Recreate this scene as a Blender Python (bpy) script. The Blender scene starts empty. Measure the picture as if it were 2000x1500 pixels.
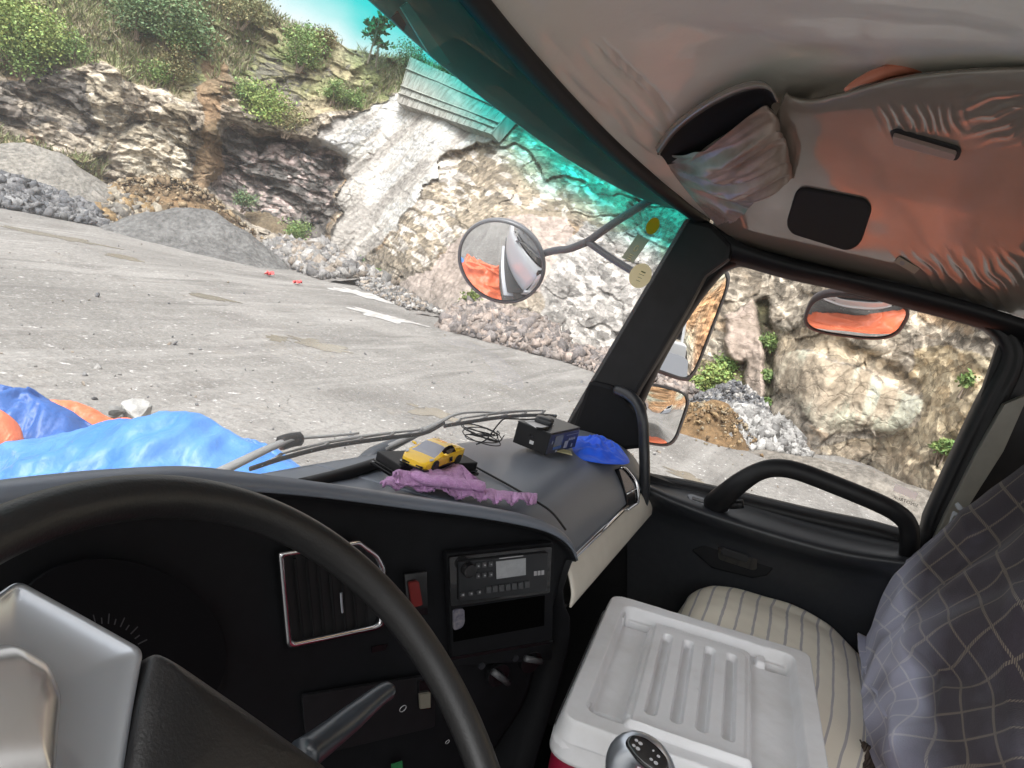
import bpy, bmesh, math, random
import numpy as np
from mathutils import Vector, Matrix

# ------------------------------------------------------------------ camera, light, exposure
SC = bpy.context.scene
CAMZ, YAW, PITCH, ROLL, FOC = 2.6, 70.0, -10.0, 15.0, 1455.0
SUN_EL, SUN_AZ = 58.0, 262.0            # sun stands behind and left of the photographer
_y, _p, _r = map(math.radians, (YAW, PITCH, ROLL))
FW = np.array([math.sin(_y)*math.cos(_p), math.cos(_y)*math.cos(_p), math.sin(_p)])
_r0 = np.array([math.cos(_y), -math.sin(_y), 0.0]); _u0 = np.cross(_r0, FW)
RT = math.cos(_r)*_r0 + math.sin(_r)*_u0
UP = -math.sin(_r)*_r0 + math.cos(_r)*_u0
EYE = np.array([0, 0, CAMZ])

cd = bpy.data.cameras.new('camera'); cam = bpy.data.objects.new('camera', cd)
SC.collection.objects.link(cam); SC.camera = cam
cd.sensor_width = 36.0; cd.lens = FOC/2000*36; cd.clip_start = 0.02; cd.clip_end = 2000
m = Matrix(((RT[0], UP[0], -FW[0], 0), (RT[1], UP[1], -FW[1], 0), (RT[2], UP[2], -FW[2], CAMZ), (0, 0, 0, 1)))
cam.matrix_world = m

SC.view_settings.view_transform = 'Standard'; SC.view_settings.look = 'None'
SC.view_settings.gamma = 1.0; SC.view_settings.use_curve_mapping = False
SC.view_settings.exposure = 1.42
SC.render.engine = 'CYCLES'
SC.cycles.use_denoising = True
SC.cycles.max_bounces = 10; SC.cycles.diffuse_bounces = 5; SC.cycles.glossy_bounces = 5
SC.cycles.transparent_max_bounces = 24; SC.cycles.sample_clamp_indirect = 6
SC.cycles.caustics_reflective = False; SC.cycles.caustics_refractive = False

w = bpy.data.worlds.new('World'); SC.world = w; w.use_nodes = True
nt = w.node_tree; nt.nodes.clear()
sky = nt.nodes.new('ShaderNodeTexSky'); sky.sky_type = 'NISHITA'; sky.sun_disc = False
sky.sun_elevation = math.radians(SUN_EL); sky.sun_rotation = math.radians(SUN_AZ)
sky.air_density = 1.0; sky.dust_density = 6.0; sky.ozone_density = 1.0
hs = nt.nodes.new('ShaderNodeHueSaturation'); hs.inputs['Saturation'].default_value = 0.08
bg = nt.nodes.new('ShaderNodeBackground'); bg.inputs['Strength'].default_value = 0.15
wo = nt.nodes.new('ShaderNodeOutputWorld')
nt.links.new(sky.outputs[0], hs.inputs['Color']); nt.links.new(hs.outputs[0], bg.inputs[0]); nt.links.new(bg.outputs[0], wo.inputs[0])
sl = bpy.data.lights.new('sun', 'SUN'); sl.energy = 1.5; sl.angle = math.radians(14); sl.color = (1, .97, .92)
so = bpy.data.objects.new('sun', sl); SC.collection.objects.link(so)
_d = Vector((math.sin(math.radians(SUN_AZ))*math.cos(math.radians(SUN_EL)), math.cos(math.radians(SUN_AZ))*math.cos(math.radians(SUN_EL)), math.sin(math.radians(SUN_EL))))
so.rotation_euler = _d.to_track_quat('Z', 'Y').to_euler(); so.location = (0, 0, 60)

# ------------------------------------------------------------------ small maths
rng = np.random.default_rng(7)
A_ = np.array
def nrm(v):
    v = np.asarray(v, float); return v/np.linalg.norm(v)
def ray(x, y): return FW + RT*(x-1000)/FOC + UP*(750-y)/FOC
def on(x, y, X=None, Y=None, Z=None, d=None):
    v = ray(x, y)
    t = d if d is not None else X/v[0] if X is not None else Y/v[1] if Y is not None else (Z-CAMZ)/v[2]
    return EYE + v*t
def onp(x, y, p0, n, off=0.0):
    v = ray(x, y); n = np.asarray(n)
    return EYE + v*(np.dot(np.asarray(p0)+n*off-EYE, n)/np.dot(v, n))
def proj(P):
    q = np.asarray(P)-EYE; w_ = q@FW; w_ = np.where(w_ < 1e-3, 1e-3, w_)
    return 1000+FOC*(q@RT)/w_, 750-FOC*(q@UP)/w_
def solve(x, y, f, t0=.05, t1=6):            # first point along the sight line where f changes sign
    v = ray(x, y); a = t0; s0 = f(EYE+v*a)
    for b in np.linspace(t0, t1, 500)[1:]:
        if f(EYE+v*b)*s0 <= 0:
            for _ in range(30):
                m_ = (a+b)/2
                if f(EYE+v*m_)*s0 <= 0: b = m_
                else: a = m_
            return EYE+v*a
        a = b
    return EYE+v*t1
def cr(P, n):                                  # Catmull-Rom resample
    P = np.asarray(P, float)
    if len(P) == 2:
        return P[0]+(P[1]-P[0])*np.linspace(0, 1, n)[:, None]
    s = np.r_[0, np.cumsum(np.linalg.norm(np.diff(P, axis=0), axis=1))]
    Q = np.vstack([2*P[0]-P[1], P, 2*P[-1]-P[-2]])
    out = []
    for u in np.linspace(0, s[-1], n):
        i = min(max(np.searchsorted(s, u)-1, 0), len(P)-2)
        t = (u-s[i])/(s[i+1]-s[i]+1e-9)
        p0, p1, p2, p3 = Q[i], Q[i+1], Q[i+2], Q[i+3]
        out.append(.5*((2*p1)+(p2-p0)*t+(2*p0-5*p1+4*p2-p3)*t*t+(3*p1-p0-3*p2+p3)*t**3))
    return np.array(out)
def sm(a, b, x): t = np.clip((x-a)/(b-a), 0, 1); return t*t*(3-2*t)
def hsh(i, j, k, s=0):
    h = (i.astype(np.int64)*374761393 + j.astype(np.int64)*668265263 + k.astype(np.int64)*2147483647 + s*974711) & 0xffffffff
    h = ((h ^ (h >> 13))*1274126177) & 0xffffffff; h = ((h ^ (h >> 16))*2246822519) & 0xffffffff
    return ((h ^ (h >> 15)) & 0xffffff)/float(0xffffff)
def vn(P, s=0):                                # value noise in [-1,1]
    P = np.asarray(P, float); I = np.floor(P).astype(np.int64); f = P-I; f = f*f*(3-2*f)
    r = 0
    for a in (0, 1):
        for b in (0, 1):
            for c in (0, 1):
                r = r + hsh(I[..., 0]+a, I[..., 1]+b, I[..., 2]+c, s)*(f[..., 0] if a else 1-f[..., 0])*(f[..., 1] if b else 1-f[..., 1])*(f[..., 2] if c else 1-f[..., 2])
    return r*2-1
def fbm(P, o=4, s=0, g=.5):
    P = np.asarray(P, float); r = 0; a = 1.0
    for k in range(o): r = r + a*vn(P*2**k+k*17.3, s+k); a *= g
    return r
def worley(U, V, s=0):                         # 2-D cells: F1, F2, cell ids, offset inside the cell
    I, J = np.floor(U), np.floor(V)
    F1 = np.full(U.shape, 9.); F2 = F1.copy(); ci = np.zeros_like(U); cj = ci.copy(); dx = ci.copy(); dy = ci.copy()
    for a in (-1, 0, 1):
        for b in (-1, 0, 1):
            i, j = I+a, J+b; z = np.zeros_like(i)
            px = i+hsh(i, j, z, s); py = j+hsh(i, j, z, s+1)
            ex, ey = U-px, V-py; d = np.hypot(ex, ey); c = d < F1
            F2 = np.where(c, F1, np.minimum(F2, d)); F1 = np.where(c, d, F1)
            ci = np.where(c, i, ci); cj = np.where(c, j, cj); dx = np.where(c, ex, dx); dy = np.where(c, ey, dy)
    return F1, F2, ci, cj, dx, dy
def inpoly(x, y, poly):
    poly = np.asarray(poly, float); r = np.zeros(np.shape(x), bool); n = len(poly)
    for i in range(n):
        x0, y0 = poly[i]; x1, y1 = poly[(i+1) % n]
        if y0 == y1: continue
        c = ((y0 > y) != (y1 > y)) & (x < (x1-x0)*(y-y0)/(y1-y0)+x0); r ^= c
    return r

# ------------------------------------------------------------------ object helpers
ORG = {}
def link(o): SC.collection.objects.link(o); return o
def thing(name, label, cat, loc, group=None):
    o = bpy.data.objects.new(name, None); link(o); o.location = tuple(loc); o.empty_display_size = .05
    o['label'] = label; o['category'] = cat
    if group: o['group'] = group
    ORG[o] = np.asarray(loc, float); return o
def tag(o, label=None, cat=None, group=None, kind=None):
    if label: o['label'] = label
    if cat: o['category'] = cat
    if group: o['group'] = group
    if kind: o['kind'] = kind
    return o
def mk(name, V, F, mat, parent=None, smooth=False, cols=None, bevel=0, uv=None, org=None):
    V = np.asarray(V, float).reshape(-1, 3)
    if org is None: org = np.array([V[:, 0].mean(), V[:, 1].mean(), V[:, 2].min()])
    me = bpy.data.meshes.new(name)
    if isinstance(F, np.ndarray):
        k = F.shape[1]; me.vertices.add(len(V)); me.vertices.foreach_set('co', (V-org).ravel())
        me.loops.add(F.size); me.loops.foreach_set('vertex_index', F.ravel().astype(np.int32))
        me.polygons.add(len(F)); me.polygons.foreach_set('loop_start', np.arange(0, F.size, k, dtype=np.int32))
        me.update(calc_edges=True); me.validate()
    else:
        me.from_pydata([tuple(v) for v in V-org], [], [tuple(int(i) for i in f) for f in F]); me.update()
    if cols is not None:
        a = me.color_attributes.new('Col', 'FLOAT_COLOR', 'POINT')
        c = np.ones((len(V), 4), np.float32); cols = np.asarray(cols); c[:, :cols.shape[1]] = cols; a.data.foreach_set('color', c.ravel())
    if uv is not None:
        a = me.color_attributes.new('UVc', 'FLOAT_COLOR', 'POINT')
        c = np.zeros((len(V), 4), np.float32); c[:, :uv.shape[1]] = uv; a.data.foreach_set('color', c.ravel())
    if bevel:
        bm = bmesh.new(); bm.from_mesh(me); bmesh.ops.recalc_face_normals(bm, faces=bm.faces)
        es = [e for e in bm.edges if e.is_manifold and e.calc_face_angle(0) > .5]
        bmesh.ops.bevel(bm, geom=es, offset=bevel, segments=2, affect='EDGES', profile=.6, clamp_overlap=True)
        bm.to_mesh(me); bm.free()
    if smooth: me.polygons.foreach_set('use_smooth', np.ones(len(me.polygons), bool))
    mats = mat if isinstance(mat, (list, tuple)) else [mat]
    for q in mats: me.materials.append(q)
    o = bpy.data.objects.new(name, me); link(o); ORG[o] = org
    if parent is not None:
        o.parent = parent; o.location = tuple(org-ORG[parent])
    else: o.location = tuple(org)
    return o
def gridf(h, w_, close=False):
    i, j = np.meshgrid(np.arange(h-1), np.arange(w_ if close else w_-1), indexing='ij'); j2 = (j+1) % w_
    return np.stack([i*w_+j, i*w_+j2, (i+1)*w_+j2, (i+1)*w_+j], -1).reshape(-1, 4)
def loft(curves, n, m_):                       # curves -> (m_, n, 3) smooth sheet
    C = np.stack([cr(c, n) for c in curves]); return np.stack([cr(C[:, i], m_) for i in range(n)], 1)
def sheet(name, G, mat, parent=None, thick=0, smooth=True, **k):
    h, w_ = G.shape[:2]
    o = mk(name, G.reshape(-1, 3), gridf(h, w_), mat, parent, smooth, **k)
    if thick:
        s = o.modifiers.new('thick', 'SOLIDIFY'); s.thickness = thick; s.offset = 0
    return o
class MB:                                      # collects pieces of ONE part
    def __init__(s): s.V = []; s.F = []; s.n = 0
    def add(s, V, F):
        V = np.asarray(V, float).reshape(-1, 3); s.V.append(V); s.F += [tuple(int(i)+s.n for i in f) for f in F]; s.n += len(V); return s
    def prism(s, P, nv, th):                   # outline P swept by -nv*th
        P = np.asarray(P, float); n = len(P); Q = P-np.asarray(nv)*th
        return s.add(np.vstack([P, Q]), [tuple(range(n)), tuple(range(2*n-1, n-1, -1))]+[(i, i+n, (i+1) % n+n, (i+1) % n) for i in range(n)])
    def tube(s, P, r, n=10, caps=True, flat=1.0, upv=None):
        P = np.asarray(P, float); R = np.broadcast_to(np.asarray(r, float), (len(P),)); T = np.gradient(P, axis=0)
        T /= np.linalg.norm(T, axis=1)[:, None]+1e-12
        u = np.array([0, 0, 1.]) if upv is None else np.asarray(upv, float)
        if abs(np.dot(u, T[0])) > .95: u = np.array([1., 0, 0])
        ring = []
        for i in range(len(P)):
            u = nrm(u-T[i]*np.dot(u, T[i])); v = np.cross(T[i], u); a = np.arange(n)*2*np.pi/n
            ring.append(P[i]+R[i]*(np.cos(a)[:, None]*u*flat+np.sin(a)[:, None]*v))
        V = np.vstack(ring); F = [tuple(f) for f in gridf(len(P), n, True)]
        if caps: F += [tuple(range(n-1, -1, -1)), tuple(range((len(P)-1)*n, len(P)*n))]
        return s.add(V, F)
    def box(s, c, sx, sy, sz, ax=None):
        ax = np.eye(3) if ax is None else np.asarray(ax); c = np.asarray(c, float)
        V = [c+ax[0]*sx/2*a+ax[1]*sy/2*b+ax[2]*sz/2*d for d in (-1, 1) for b in (-1, 1) for a in (-1, 1)]
        return s.add(V, [(0, 2, 3, 1), (4, 5, 7, 6), (0, 1, 5, 4), (2, 6, 7, 3), (0, 4, 6, 2), (1, 3, 7, 5)])
    def disc(s, c, nv, r, th, n=24, r2=None):
        nv = nrm(nv); u = nrm(np.cross(nv, [0.3, .2, 1.])); v = np.cross(nv, u); a = np.arange(n)*2*np.pi/n
        return s.prism(np.asarray(c)+r*(np.cos(a)[:, None]*u+np.sin(a)[:, None]*v), nv, th)
    def build(s, name, mat, parent=None, smooth=False, **k): return mk(name, np.vstack(s.V), s.F, mat, parent, smooth, **k)
def rpoly(P, r, n=5):                          # round the corners of a pixel outline
    P = np.asarray(P, float); out = []; N = len(P)
    for i in range(N):
        a, b, c = P[i-1], P[i], P[(i+1) % N]; r_ = min(r, .45*np.linalg.norm(a-b), .45*np.linalg.norm(c-b))
        p, q = b+nrm(a-b)*r_, b+nrm(c-b)*r_
        for t in np.linspace(0, 1, n): out.append((1-t)**2*p+2*t*(1-t)*b+t*t*q)
    return np.array(out)
class Fr:                                      # a flat face of something, addressed through sight lines
    def __init__(s, p0, n): s.p0 = np.asarray(p0, float); s.n = nrm(n)
    def at(s, x, y, off=0): return onp(x, y, s.p0, s.n, off)
    def poly(s, P, off=0): return np.array([s.at(x, y, off) for x, y in P])
    def slab(s, mb, P, o0, o1): return mb.prism(s.poly(P, o1), s.n, o1-o0)
def plane3(a, b, c, toward=EYE):
    n = nrm(np.cross(np.asarray(b)-a, np.asarray(c)-a)); n = n if np.dot(n, toward-np.asarray(a)) > 0 else -n
    return Fr(a, n)
def text(name, s, o, ex, ey, size, mat, parent, n=None, off=.0006, mirror=False):
    cu = bpy.data.curves.new('txt', 'FONT'); cu.body = s; cu.size = 1; cu.resolution_u = 2; ob = bpy.data.objects.new('txt', cu); link(ob)
    me = bpy.data.meshes.new_from_object(ob.evaluated_get(bpy.context.evaluated_depsgraph_get()))
    V = np.array([v.co[:] for v in me.vertices]); F = [tuple(p.vertices) for p in me.polygons]
    bpy.data.objects.remove(ob); bpy.data.curves.remove(cu); bpy.data.meshes.remove(me)
    if mirror: V[:, 0] = V[:, 0].max()-V[:, 0]
    ex, ey = nrm(ex), nrm(ey); n = nrm(np.cross(ex, ey)) if n is None else n
    return mk(name, np.asarray(o)+(V[:, :1]*ex+V[:, 1:2]*ey)*size+n*off, F, mat, parent)

# ------------------------------------------------------------------ materials
def lnk(t, a, b): t.links.new(a, b)
def mat(name, c, rough=.5, metal=0.0, c2=None, ns=15, nlo=.35, nhi=.65, bump=0, bs=150, coat=0, spec=.5, stretch=(1, 1, 1), vcol=False, var=0, bd=.002, sheen=0, coat_rough=.03):
    mt = bpy.data.materials.new(name); mt.use_nodes = True; t = mt.node_tree; b = t.nodes['Principled BSDF']
    b.inputs['Roughness'].default_value = rough; b.inputs['Metallic'].default_value = metal
    b.inputs['Specular IOR Level'].default_value = spec; b.inputs['Coat Weight'].default_value = coat; b.inputs['Coat Roughness'].default_value = coat_rough
    if sheen: b.inputs['Sheen Weight'].default_value = sheen
    tc = t.nodes.new('ShaderNodeTexCoord'); mp = t.nodes.new('ShaderNodeMapping'); mp.inputs['Scale'].default_value = stretch
    lnk(t, tc.outputs['Object'], mp.inputs['Vector']); src = None
    if vcol:
        a = t.nodes.new('ShaderNodeAttribute'); a.attribute_name = 'Col'; src = a.outputs['Color']
    if c2 is not None or var:
        n = t.nodes.new('ShaderNodeTexNoise'); n.inputs['Scale'].default_value = ns; n.inputs['Detail'].default_value = 6; n.inputs['Roughness'].default_value = .6
        lnk(t, mp.outputs[0], n.inputs['Vector'])
        r = t.nodes.new('ShaderNodeMapRange'); r.inputs['From Min'].default_value = nlo; r.inputs['From Max'].default_value = nhi; lnk(t, n.outputs['Fac'], r.inputs['Value'])
        mx = t.nodes.new('ShaderNodeMix'); mx.data_type = 'RGBA'
        if var:
            mx.blend_type = 'MULTIPLY'; mx.inputs[0].default_value = 1
            rr = t.nodes.new('ShaderNodeMapRange'); rr.inputs['To Min'].default_value = 1-var; rr.inputs['To Max'].default_value = 1+var*.6; rr.inputs['From Min'].default_value = nlo; rr.inputs['From Max'].default_value = nhi
            lnk(t, n.outputs['Fac'], rr.inputs['Value']); lnk(t, rr.outputs[0], mx.inputs[7])
            if src: lnk(t, src, mx.inputs[6])
            else: mx.inputs[6].default_value = (*c, 1)
        else:
            lnk(t, r.outputs[0], mx.inputs[0]); mx.inputs[6].default_value = (*c, 1); mx.inputs[7].default_value = (*c2, 1)
        src = mx.outputs[2]
    if src: lnk(t, src, b.inputs['Base Color'])
    else: b.inputs['Base Color'].default_value = (*c, 1)
    if bump:
        n = t.nodes.new('ShaderNodeTexNoise'); n.inputs['Scale'].default_value = bs; n.inputs['Detail'].default_value = 5; lnk(t, mp.outputs[0], n.inputs['Vector'])
        bp = t.nodes.new('ShaderNodeBump'); bp.inputs['Strength'].default_value = bump; bp.inputs['Distance'].default_value = bd
        lnk(t, n.outputs['Fac'], bp.inputs['Height']); lnk(t, bp.outputs[0], b.inputs['Normal'])
    return mt
def glass(name, tint=None, k=.9, gl=.5, dust=0):
    mt = bpy.data.materials.new(name); mt.use_nodes = True; t = mt.node_tree; t.nodes.clear()
    o = t.nodes.new('ShaderNodeOutputMaterial'); tr = t.nodes.new('ShaderNodeBsdfTransparent'); g = t.nodes.new('ShaderNodeBsdfGlossy')
    g.inputs['Roughness'].default_value = .01; mx = t.nodes.new('ShaderNodeMixShader'); fr = t.nodes.new('ShaderNodeFresnel'); fr.inputs['IOR'].default_value = 1.45
    mu = t.nodes.new('ShaderNodeMath'); mu.operation = 'MULTIPLY'; mu.inputs[1].default_value = gl
    tr.inputs[0].default_value = (k, k, k, 1)
    if tint:
        a = t.nodes.new('ShaderNodeAttribute'); a.attribute_name = 'UVc'; s_ = t.nodes.new('ShaderNodeSeparateColor'); lnk(t, a.outputs['Color'], s_.inputs[0])
        mc = t.nodes.new('ShaderNodeMix'); mc.data_type = 'RGBA'; lnk(t, s_.outputs[0], mc.inputs[0]); mc.inputs[6].default_value = (k, k, k, 1); mc.inputs[7].default_value = (*tint, 1)
        lnk(t, mc.outputs[2], tr.inputs[0])
    base_ = tr.outputs[0]
    if dust:                                    # dust film on the pane scatters daylight, added to stand in for haze
        tl = t.nodes.new('ShaderNodeBsdfTranslucent'); tl.inputs[0].default_value = (.8, .79, .76, 1); dm = t.nodes.new('ShaderNodeMixShader'); tc = t.nodes.new('ShaderNodeTexCoord'); nz = t.nodes.new('ShaderNodeTexNoise'); nz.inputs['Scale'].default_value = 5; nz.inputs['Detail'].default_value = 5; lnk(t, tc.outputs['Object'], nz.inputs['Vector'])
        rg = t.nodes.new('ShaderNodeMapRange'); rg.inputs['From Min'].default_value = .3; rg.inputs['From Max'].default_value = .7; rg.inputs['To Min'].default_value = dust*.75; rg.inputs['To Max'].default_value = dust*1.3; lnk(t, nz.outputs['Fac'], rg.inputs['Value'])
        lnk(t, rg.outputs[0], dm.inputs[0]); lnk(t, tr.outputs[0], dm.inputs[1]); lnk(t, tl.outputs[0], dm.inputs[2]); base_ = dm.outputs[0]
    lnk(t, fr.outputs[0], mu.inputs[0]); lnk(t, mu.outputs[0], mx.inputs[0]); lnk(t, base_, mx.inputs[1]); lnk(t, g.outputs[0], mx.inputs[2]); lnk(t, mx.outputs[0], o.inputs[0])
    return mt
M = {}
M['dash'] = mat('dash_plastic', (.020, .022, .026), .36, c2=(.025, .027, .031), ns=60, bump=.25, bs=900, bd=.0006)
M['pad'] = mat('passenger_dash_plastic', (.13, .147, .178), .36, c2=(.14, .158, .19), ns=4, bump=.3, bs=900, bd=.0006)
M['black'] = mat('black_plastic', (.006, .006, .007), .5, c2=(.009, .009, .0105), spec=.35, ns=30, bump=.2, bs=700, bd=.0006)
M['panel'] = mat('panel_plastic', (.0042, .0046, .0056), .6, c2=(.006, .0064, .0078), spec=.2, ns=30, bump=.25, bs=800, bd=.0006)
M['rubber'] = mat('black_rubber', (.012, .012, .013), .6)
M['gloss'] = mat('gloss_black', (.008, .008, .009), .12, coat=.5)
M['chrome'] = mat('chrome', (.75, .76, .78), .12, 1.0)
M['silver'] = mat('silver_paint', (.56, .60, .66), .30, .85, c2=(.52, .56, .61), ns=8)
M['satin'] = mat('satin_grey', (.25, .26, .28), .4, .3)
M['white'] = mat('white_print', (.75, .75, .75), .6)
M['grey_mark'] = mat('grey_print', (.3, .3, .31), .6)
M['beige'] = mat('beige_plastic', (.62, .58, .50), .5, c2=(.66, .62, .54), ns=20)
M['mirror'] = mat('mirror_glass', (.86, .87, .88), .015, 1.0)
M['rim'] = mat('wheel_leatherette', (.006, .006, .0065), .42, c2=(.009, .009, .0095), ns=25, bump=.35, bs=500, bd=.0008)
def translu(name, c, f=.5):
    mt = bpy.data.materials.new(name); mt.use_nodes = True; t = mt.node_tree; t.nodes.clear(); o = t.nodes.new('ShaderNodeOutputMaterial'); d = t.nodes.new('ShaderNodeBsdfDiffuse'); r = t.nodes.new('ShaderNodeBsdfTranslucent'); m_ = t.nodes.new('ShaderNodeMixShader')
    d.inputs[0].default_value = (*c, 1); r.inputs[0].default_value = (*c, 1); m_.inputs[0].default_value = f; lnk(t, d.outputs[0], m_.inputs[1]); lnk(t, r.outputs[0], m_.inputs[2]); lnk(t, m_.outputs[0], o.inputs[0]); return mt
M['glass'] = glass('side_glass', None, .95, .45, .035)
# ------------------------------------------------------------------ the quarry
M['gravel'] = mat('gravel_ground', (.112, .106, .098), .85, c2=(.20, .191, .178), ns=.3, nlo=.34, nhi=.66, bump=.9, bs=7, bd=.06)
t = M['gravel'].node_tree; b = t.nodes['Principled BSDF']; tc = t.nodes['Texture Coordinate']
base = b.inputs['Base Color'].links[0].from_socket
def chips(src, scale, lo, hi, col, stretch=(1, 1, 1)):
    mp = t.nodes.new('ShaderNodeMapping'); mp.inputs['Scale'].default_value = stretch; lnk(t, tc.outputs['Object'], mp.inputs[0])
    n = t.nodes.new('ShaderNodeTexNoise'); n.inputs['Scale'].default_value = scale; n.inputs['Detail'].default_value = 4; n.inputs['Roughness'].default_value = .65; lnk(t, mp.outputs[0], n.inputs['Vector'])
    r = t.nodes.new('ShaderNodeMapRange'); r.inputs['From Min'].default_value = lo; r.inputs['From Max'].default_value = hi; lnk(t, n.outputs['Fac'], r.inputs['Value'])
    mx = t.nodes.new('ShaderNodeMix'); mx.data_type = 'RGBA'; lnk(t, r.outputs[0], mx.inputs[0]); lnk(t, src, mx.inputs[6]); mx.inputs[7].default_value = (*col, 1)
    return mx.outputs[2]
base = chips(base, .5, .5, .72, (.092, .085, .078)); base = chips(base, 1.3, .6, .78, (.16, .145, .125))
base = chips(base, 14, .5, .7, (.1, .096, .09)); base = chips(base, 26, .54, .68, (.215, .21, .2)); base = chips(base, 40, .57, .7, (.085, .082, .078))
base = chips(base, .9, .52, .75, (.235, .227, .214), (.18, 1.6, 1)); base = chips(base, 1.6, .55, .75, (.082, .077, .072), (.12, 1.5, 1)); base = chips(base, 5, .64, .70, (.42, .41, .40), (1, 2.2, 1)); base = chips(base, 9, .65, .71, (.45, .44, .43))
lnk(t, base, b.inputs['Base Color'])
gx = np.r_[np.linspace(-150, -6, 14), np.linspace(-5, 50, 220), np.linspace(52, 400, 24)]
gy = np.r_[np.linspace(-150, -12, 14), np.linspace(-11, 36, 190), np.linspace(38, 400, 24)]
GX, GY = np.meshgrid(gx, gy)
P = np.stack([GX*.35, GY*.35, GX*0], -1)
GZ = fbm(P, 4, 3)*.028*sm(3, 7, np.hypot(GX, GY)) - .03
def ground_z(x, y): return fbm(np.stack([np.asarray(x)*.35, np.asarray(y)*.35, np.asarray(x)*0.], -1), 4, 3)*.028*sm(3, 7, np.hypot(x, y))-.03
tag(sheet('ground', np.stack([GX, GY, GZ], -1), M['gravel'], org=np.zeros(3)), kind='structure')

# the rock wall: plan distance from the truck by bearing, set back with height
base_px = [(-420, 260), (-200, 300), (0, 352), (150, 372), (300, 415), (430, 440), (520, 455), (600, 500), (700, 520), (770, 566), (900, 635), (1000, 668), (1180, 705), (1320, 770), (1440, 800), (1560, 880), (1650, 890), (1720, 915), (1800, 985)]
bp = np.array([on(x, y, Z=0) for x, y in base_px])
baz = np.degrees(np.arctan2(bp[:, 0], bp[:, 1])); brr = np.hypot(bp[:, 0], bp[:, 1])
o_ = np.argsort(baz); baz, brr = baz[o_], np.minimum(brr[o_], 36)
baz = np.r_[8, baz, 112, 135, 160, 200]; brr = np.r_[brr[0], brr, 14.5, 15, 22, 30]
def rb(az): return np.interp(az, baz, brr)
kaz = np.linspace(8, 200, 600); ker = np.hanning(15); ker /= ker.sum()
krb = np.convolve(np.pad(rb(kaz), 7, 'edge'), ker, 'valid')
def rbs(az): return np.interp(az, kaz, krb)
def slope(az): return np.interp(az, [20, 45, 52, 57, 62, 70, 76, 82, 88, 95, 120], [.5, .42, .5, .85, 1.2, 1.2, .9, .6, .32, .2, .25])
def az_el(x, y):
    v = ray(x, y); return math.degrees(math.atan2(v[0], v[1])), v[2]/math.hypot(v[0], v[1])
def wall_pt(x, y):
    az, te = az_el(x, y); r0, s = float(rbs(az)), float(slope(az)); z = (CAMZ+te*r0)/(1-te*s); r = r0+s*z
    return np.array([r*math.sin(math.radians(az)), r*math.cos(math.radians(az)), z])
top_px = [(-200, -260), (100, -200), (330, -130), (440, -60), (500, 0), (560, 44), (620, 66), (680, 92), (740, 106), (800, 106), (860, 128), (940, 150), (1040, 180)]
tt = np.array([(az_el(x, y)[0], wall_pt(x, y)[2]) for x, y in top_px]); o_ = np.argsort(tt[:, 0]); tt = tt[o_]
def ztop(az): return np.interp(az, np.r_[8, tt[:, 0], 80, 95, 200], np.r_[tt[0, 1], tt[:, 1], 12.5, 12, 12])
NA, NV = 1150, 400
az = np.interp(np.linspace(0, 1, NA), [0, .04, .93, 1], [10, 29, 111, 200]); v = np.linspace(0, 1, NV)
AZ, Vv = np.meshgrid(az, v); vis = np.minimum(Vv/.93, 1); over = np.maximum(Vv-.93, 0)/.07
Z = -.4+vis*(ztop(AZ)+.4); R = rbs(AZ)+slope(AZ)*np.maximum(Z, 0)+over**1.5*14; Z = Z+over*1.2
sa, ca = np.sin(np.radians(AZ)), np.cos(np.radians(AZ))
P0 = np.stack([R*sa, R*ca, Z], -1)
QX, QY = proj(P0)                                # where each spot stands in the photograph: used to give the rock its own colours and ledges
S = np.radians(AZ)*26
warp = np.stack([S*.5, Z*.5, S*0], -1)
JX, JY = QX+fbm(warp*2.2, 4, 11)*16, QY+fbm(warp*2.2, 4, 12)*16
def zone(*pts): return inpoly(JX, JY, pts).astype(float)
def blur(a, k):
    kk = np.hanning(2*k+3)[1:-1]; kk /= kk.sum()
    a = np.apply_along_axis(lambda q: np.convolve(np.pad(q, k, 'edge'), kk, 'valid'), 0, a)
    return np.apply_along_axis(lambda q: np.convolve(np.pad(q, k, 'edge'), kk, 'valid'), 1, a)
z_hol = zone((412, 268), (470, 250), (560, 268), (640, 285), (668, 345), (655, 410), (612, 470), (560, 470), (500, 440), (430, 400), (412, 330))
z_slab = zone((590, 292), (650, 245), (760, 190), (790, 180), (940, 200), (965, 262), (885, 290), (810, 395), (760, 470), (690, 520), (600, 510), (620, 470), (668, 420), (672, 340), (640, 285))
z_peb = zone((885, 285), (1010, 250), (1100, 270), (1250, 390), (1160, 430), (1000, 425), (900, 470), (770, 540), (720, 520), (770, 470), (815, 395))
z_pink = zone((765, 566), (900, 468), (1000, 415), (1120, 405), (1110, 480), (1060, 560), (900, 636), (800, 640))
z_frac = zone((1080, 500), (1150, 430), (1300, 470), (1300, 640), (1200, 720), (1050, 700), (1060, 560))
z_moss = zone((1320, 700), (1400, 690), (1445, 720), (1440, 800), (1330, 790))
z_pil = zone((1400, 610), (1470, 590), (1482, 640), (1478, 800), (1440, 800), (1440, 700), (1410, 690))
z_crk = zone((1478, 600), (1508, 590), (1502, 700), (1492, 800), (1476, 800), (1482, 680))
z_face = zone((1500, 690), (1560, 690), (1650, 715), (1720, 760), (1790, 785), (1770, 850), (1690, 830), (1620, 850), (1560, 800), (1505, 780))
z_dk = zone((1490, 640), (1600, 640), (1700, 690), (1790, 750), (1780, 775), (1700, 735), (1600, 690), (1510, 690))
z_och = zone((1780, 690), (1970, 700), (1960, 900), (1820, 990), (1700, 930), (1600, 880), (1700, 850), (1790, 840))
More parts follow.
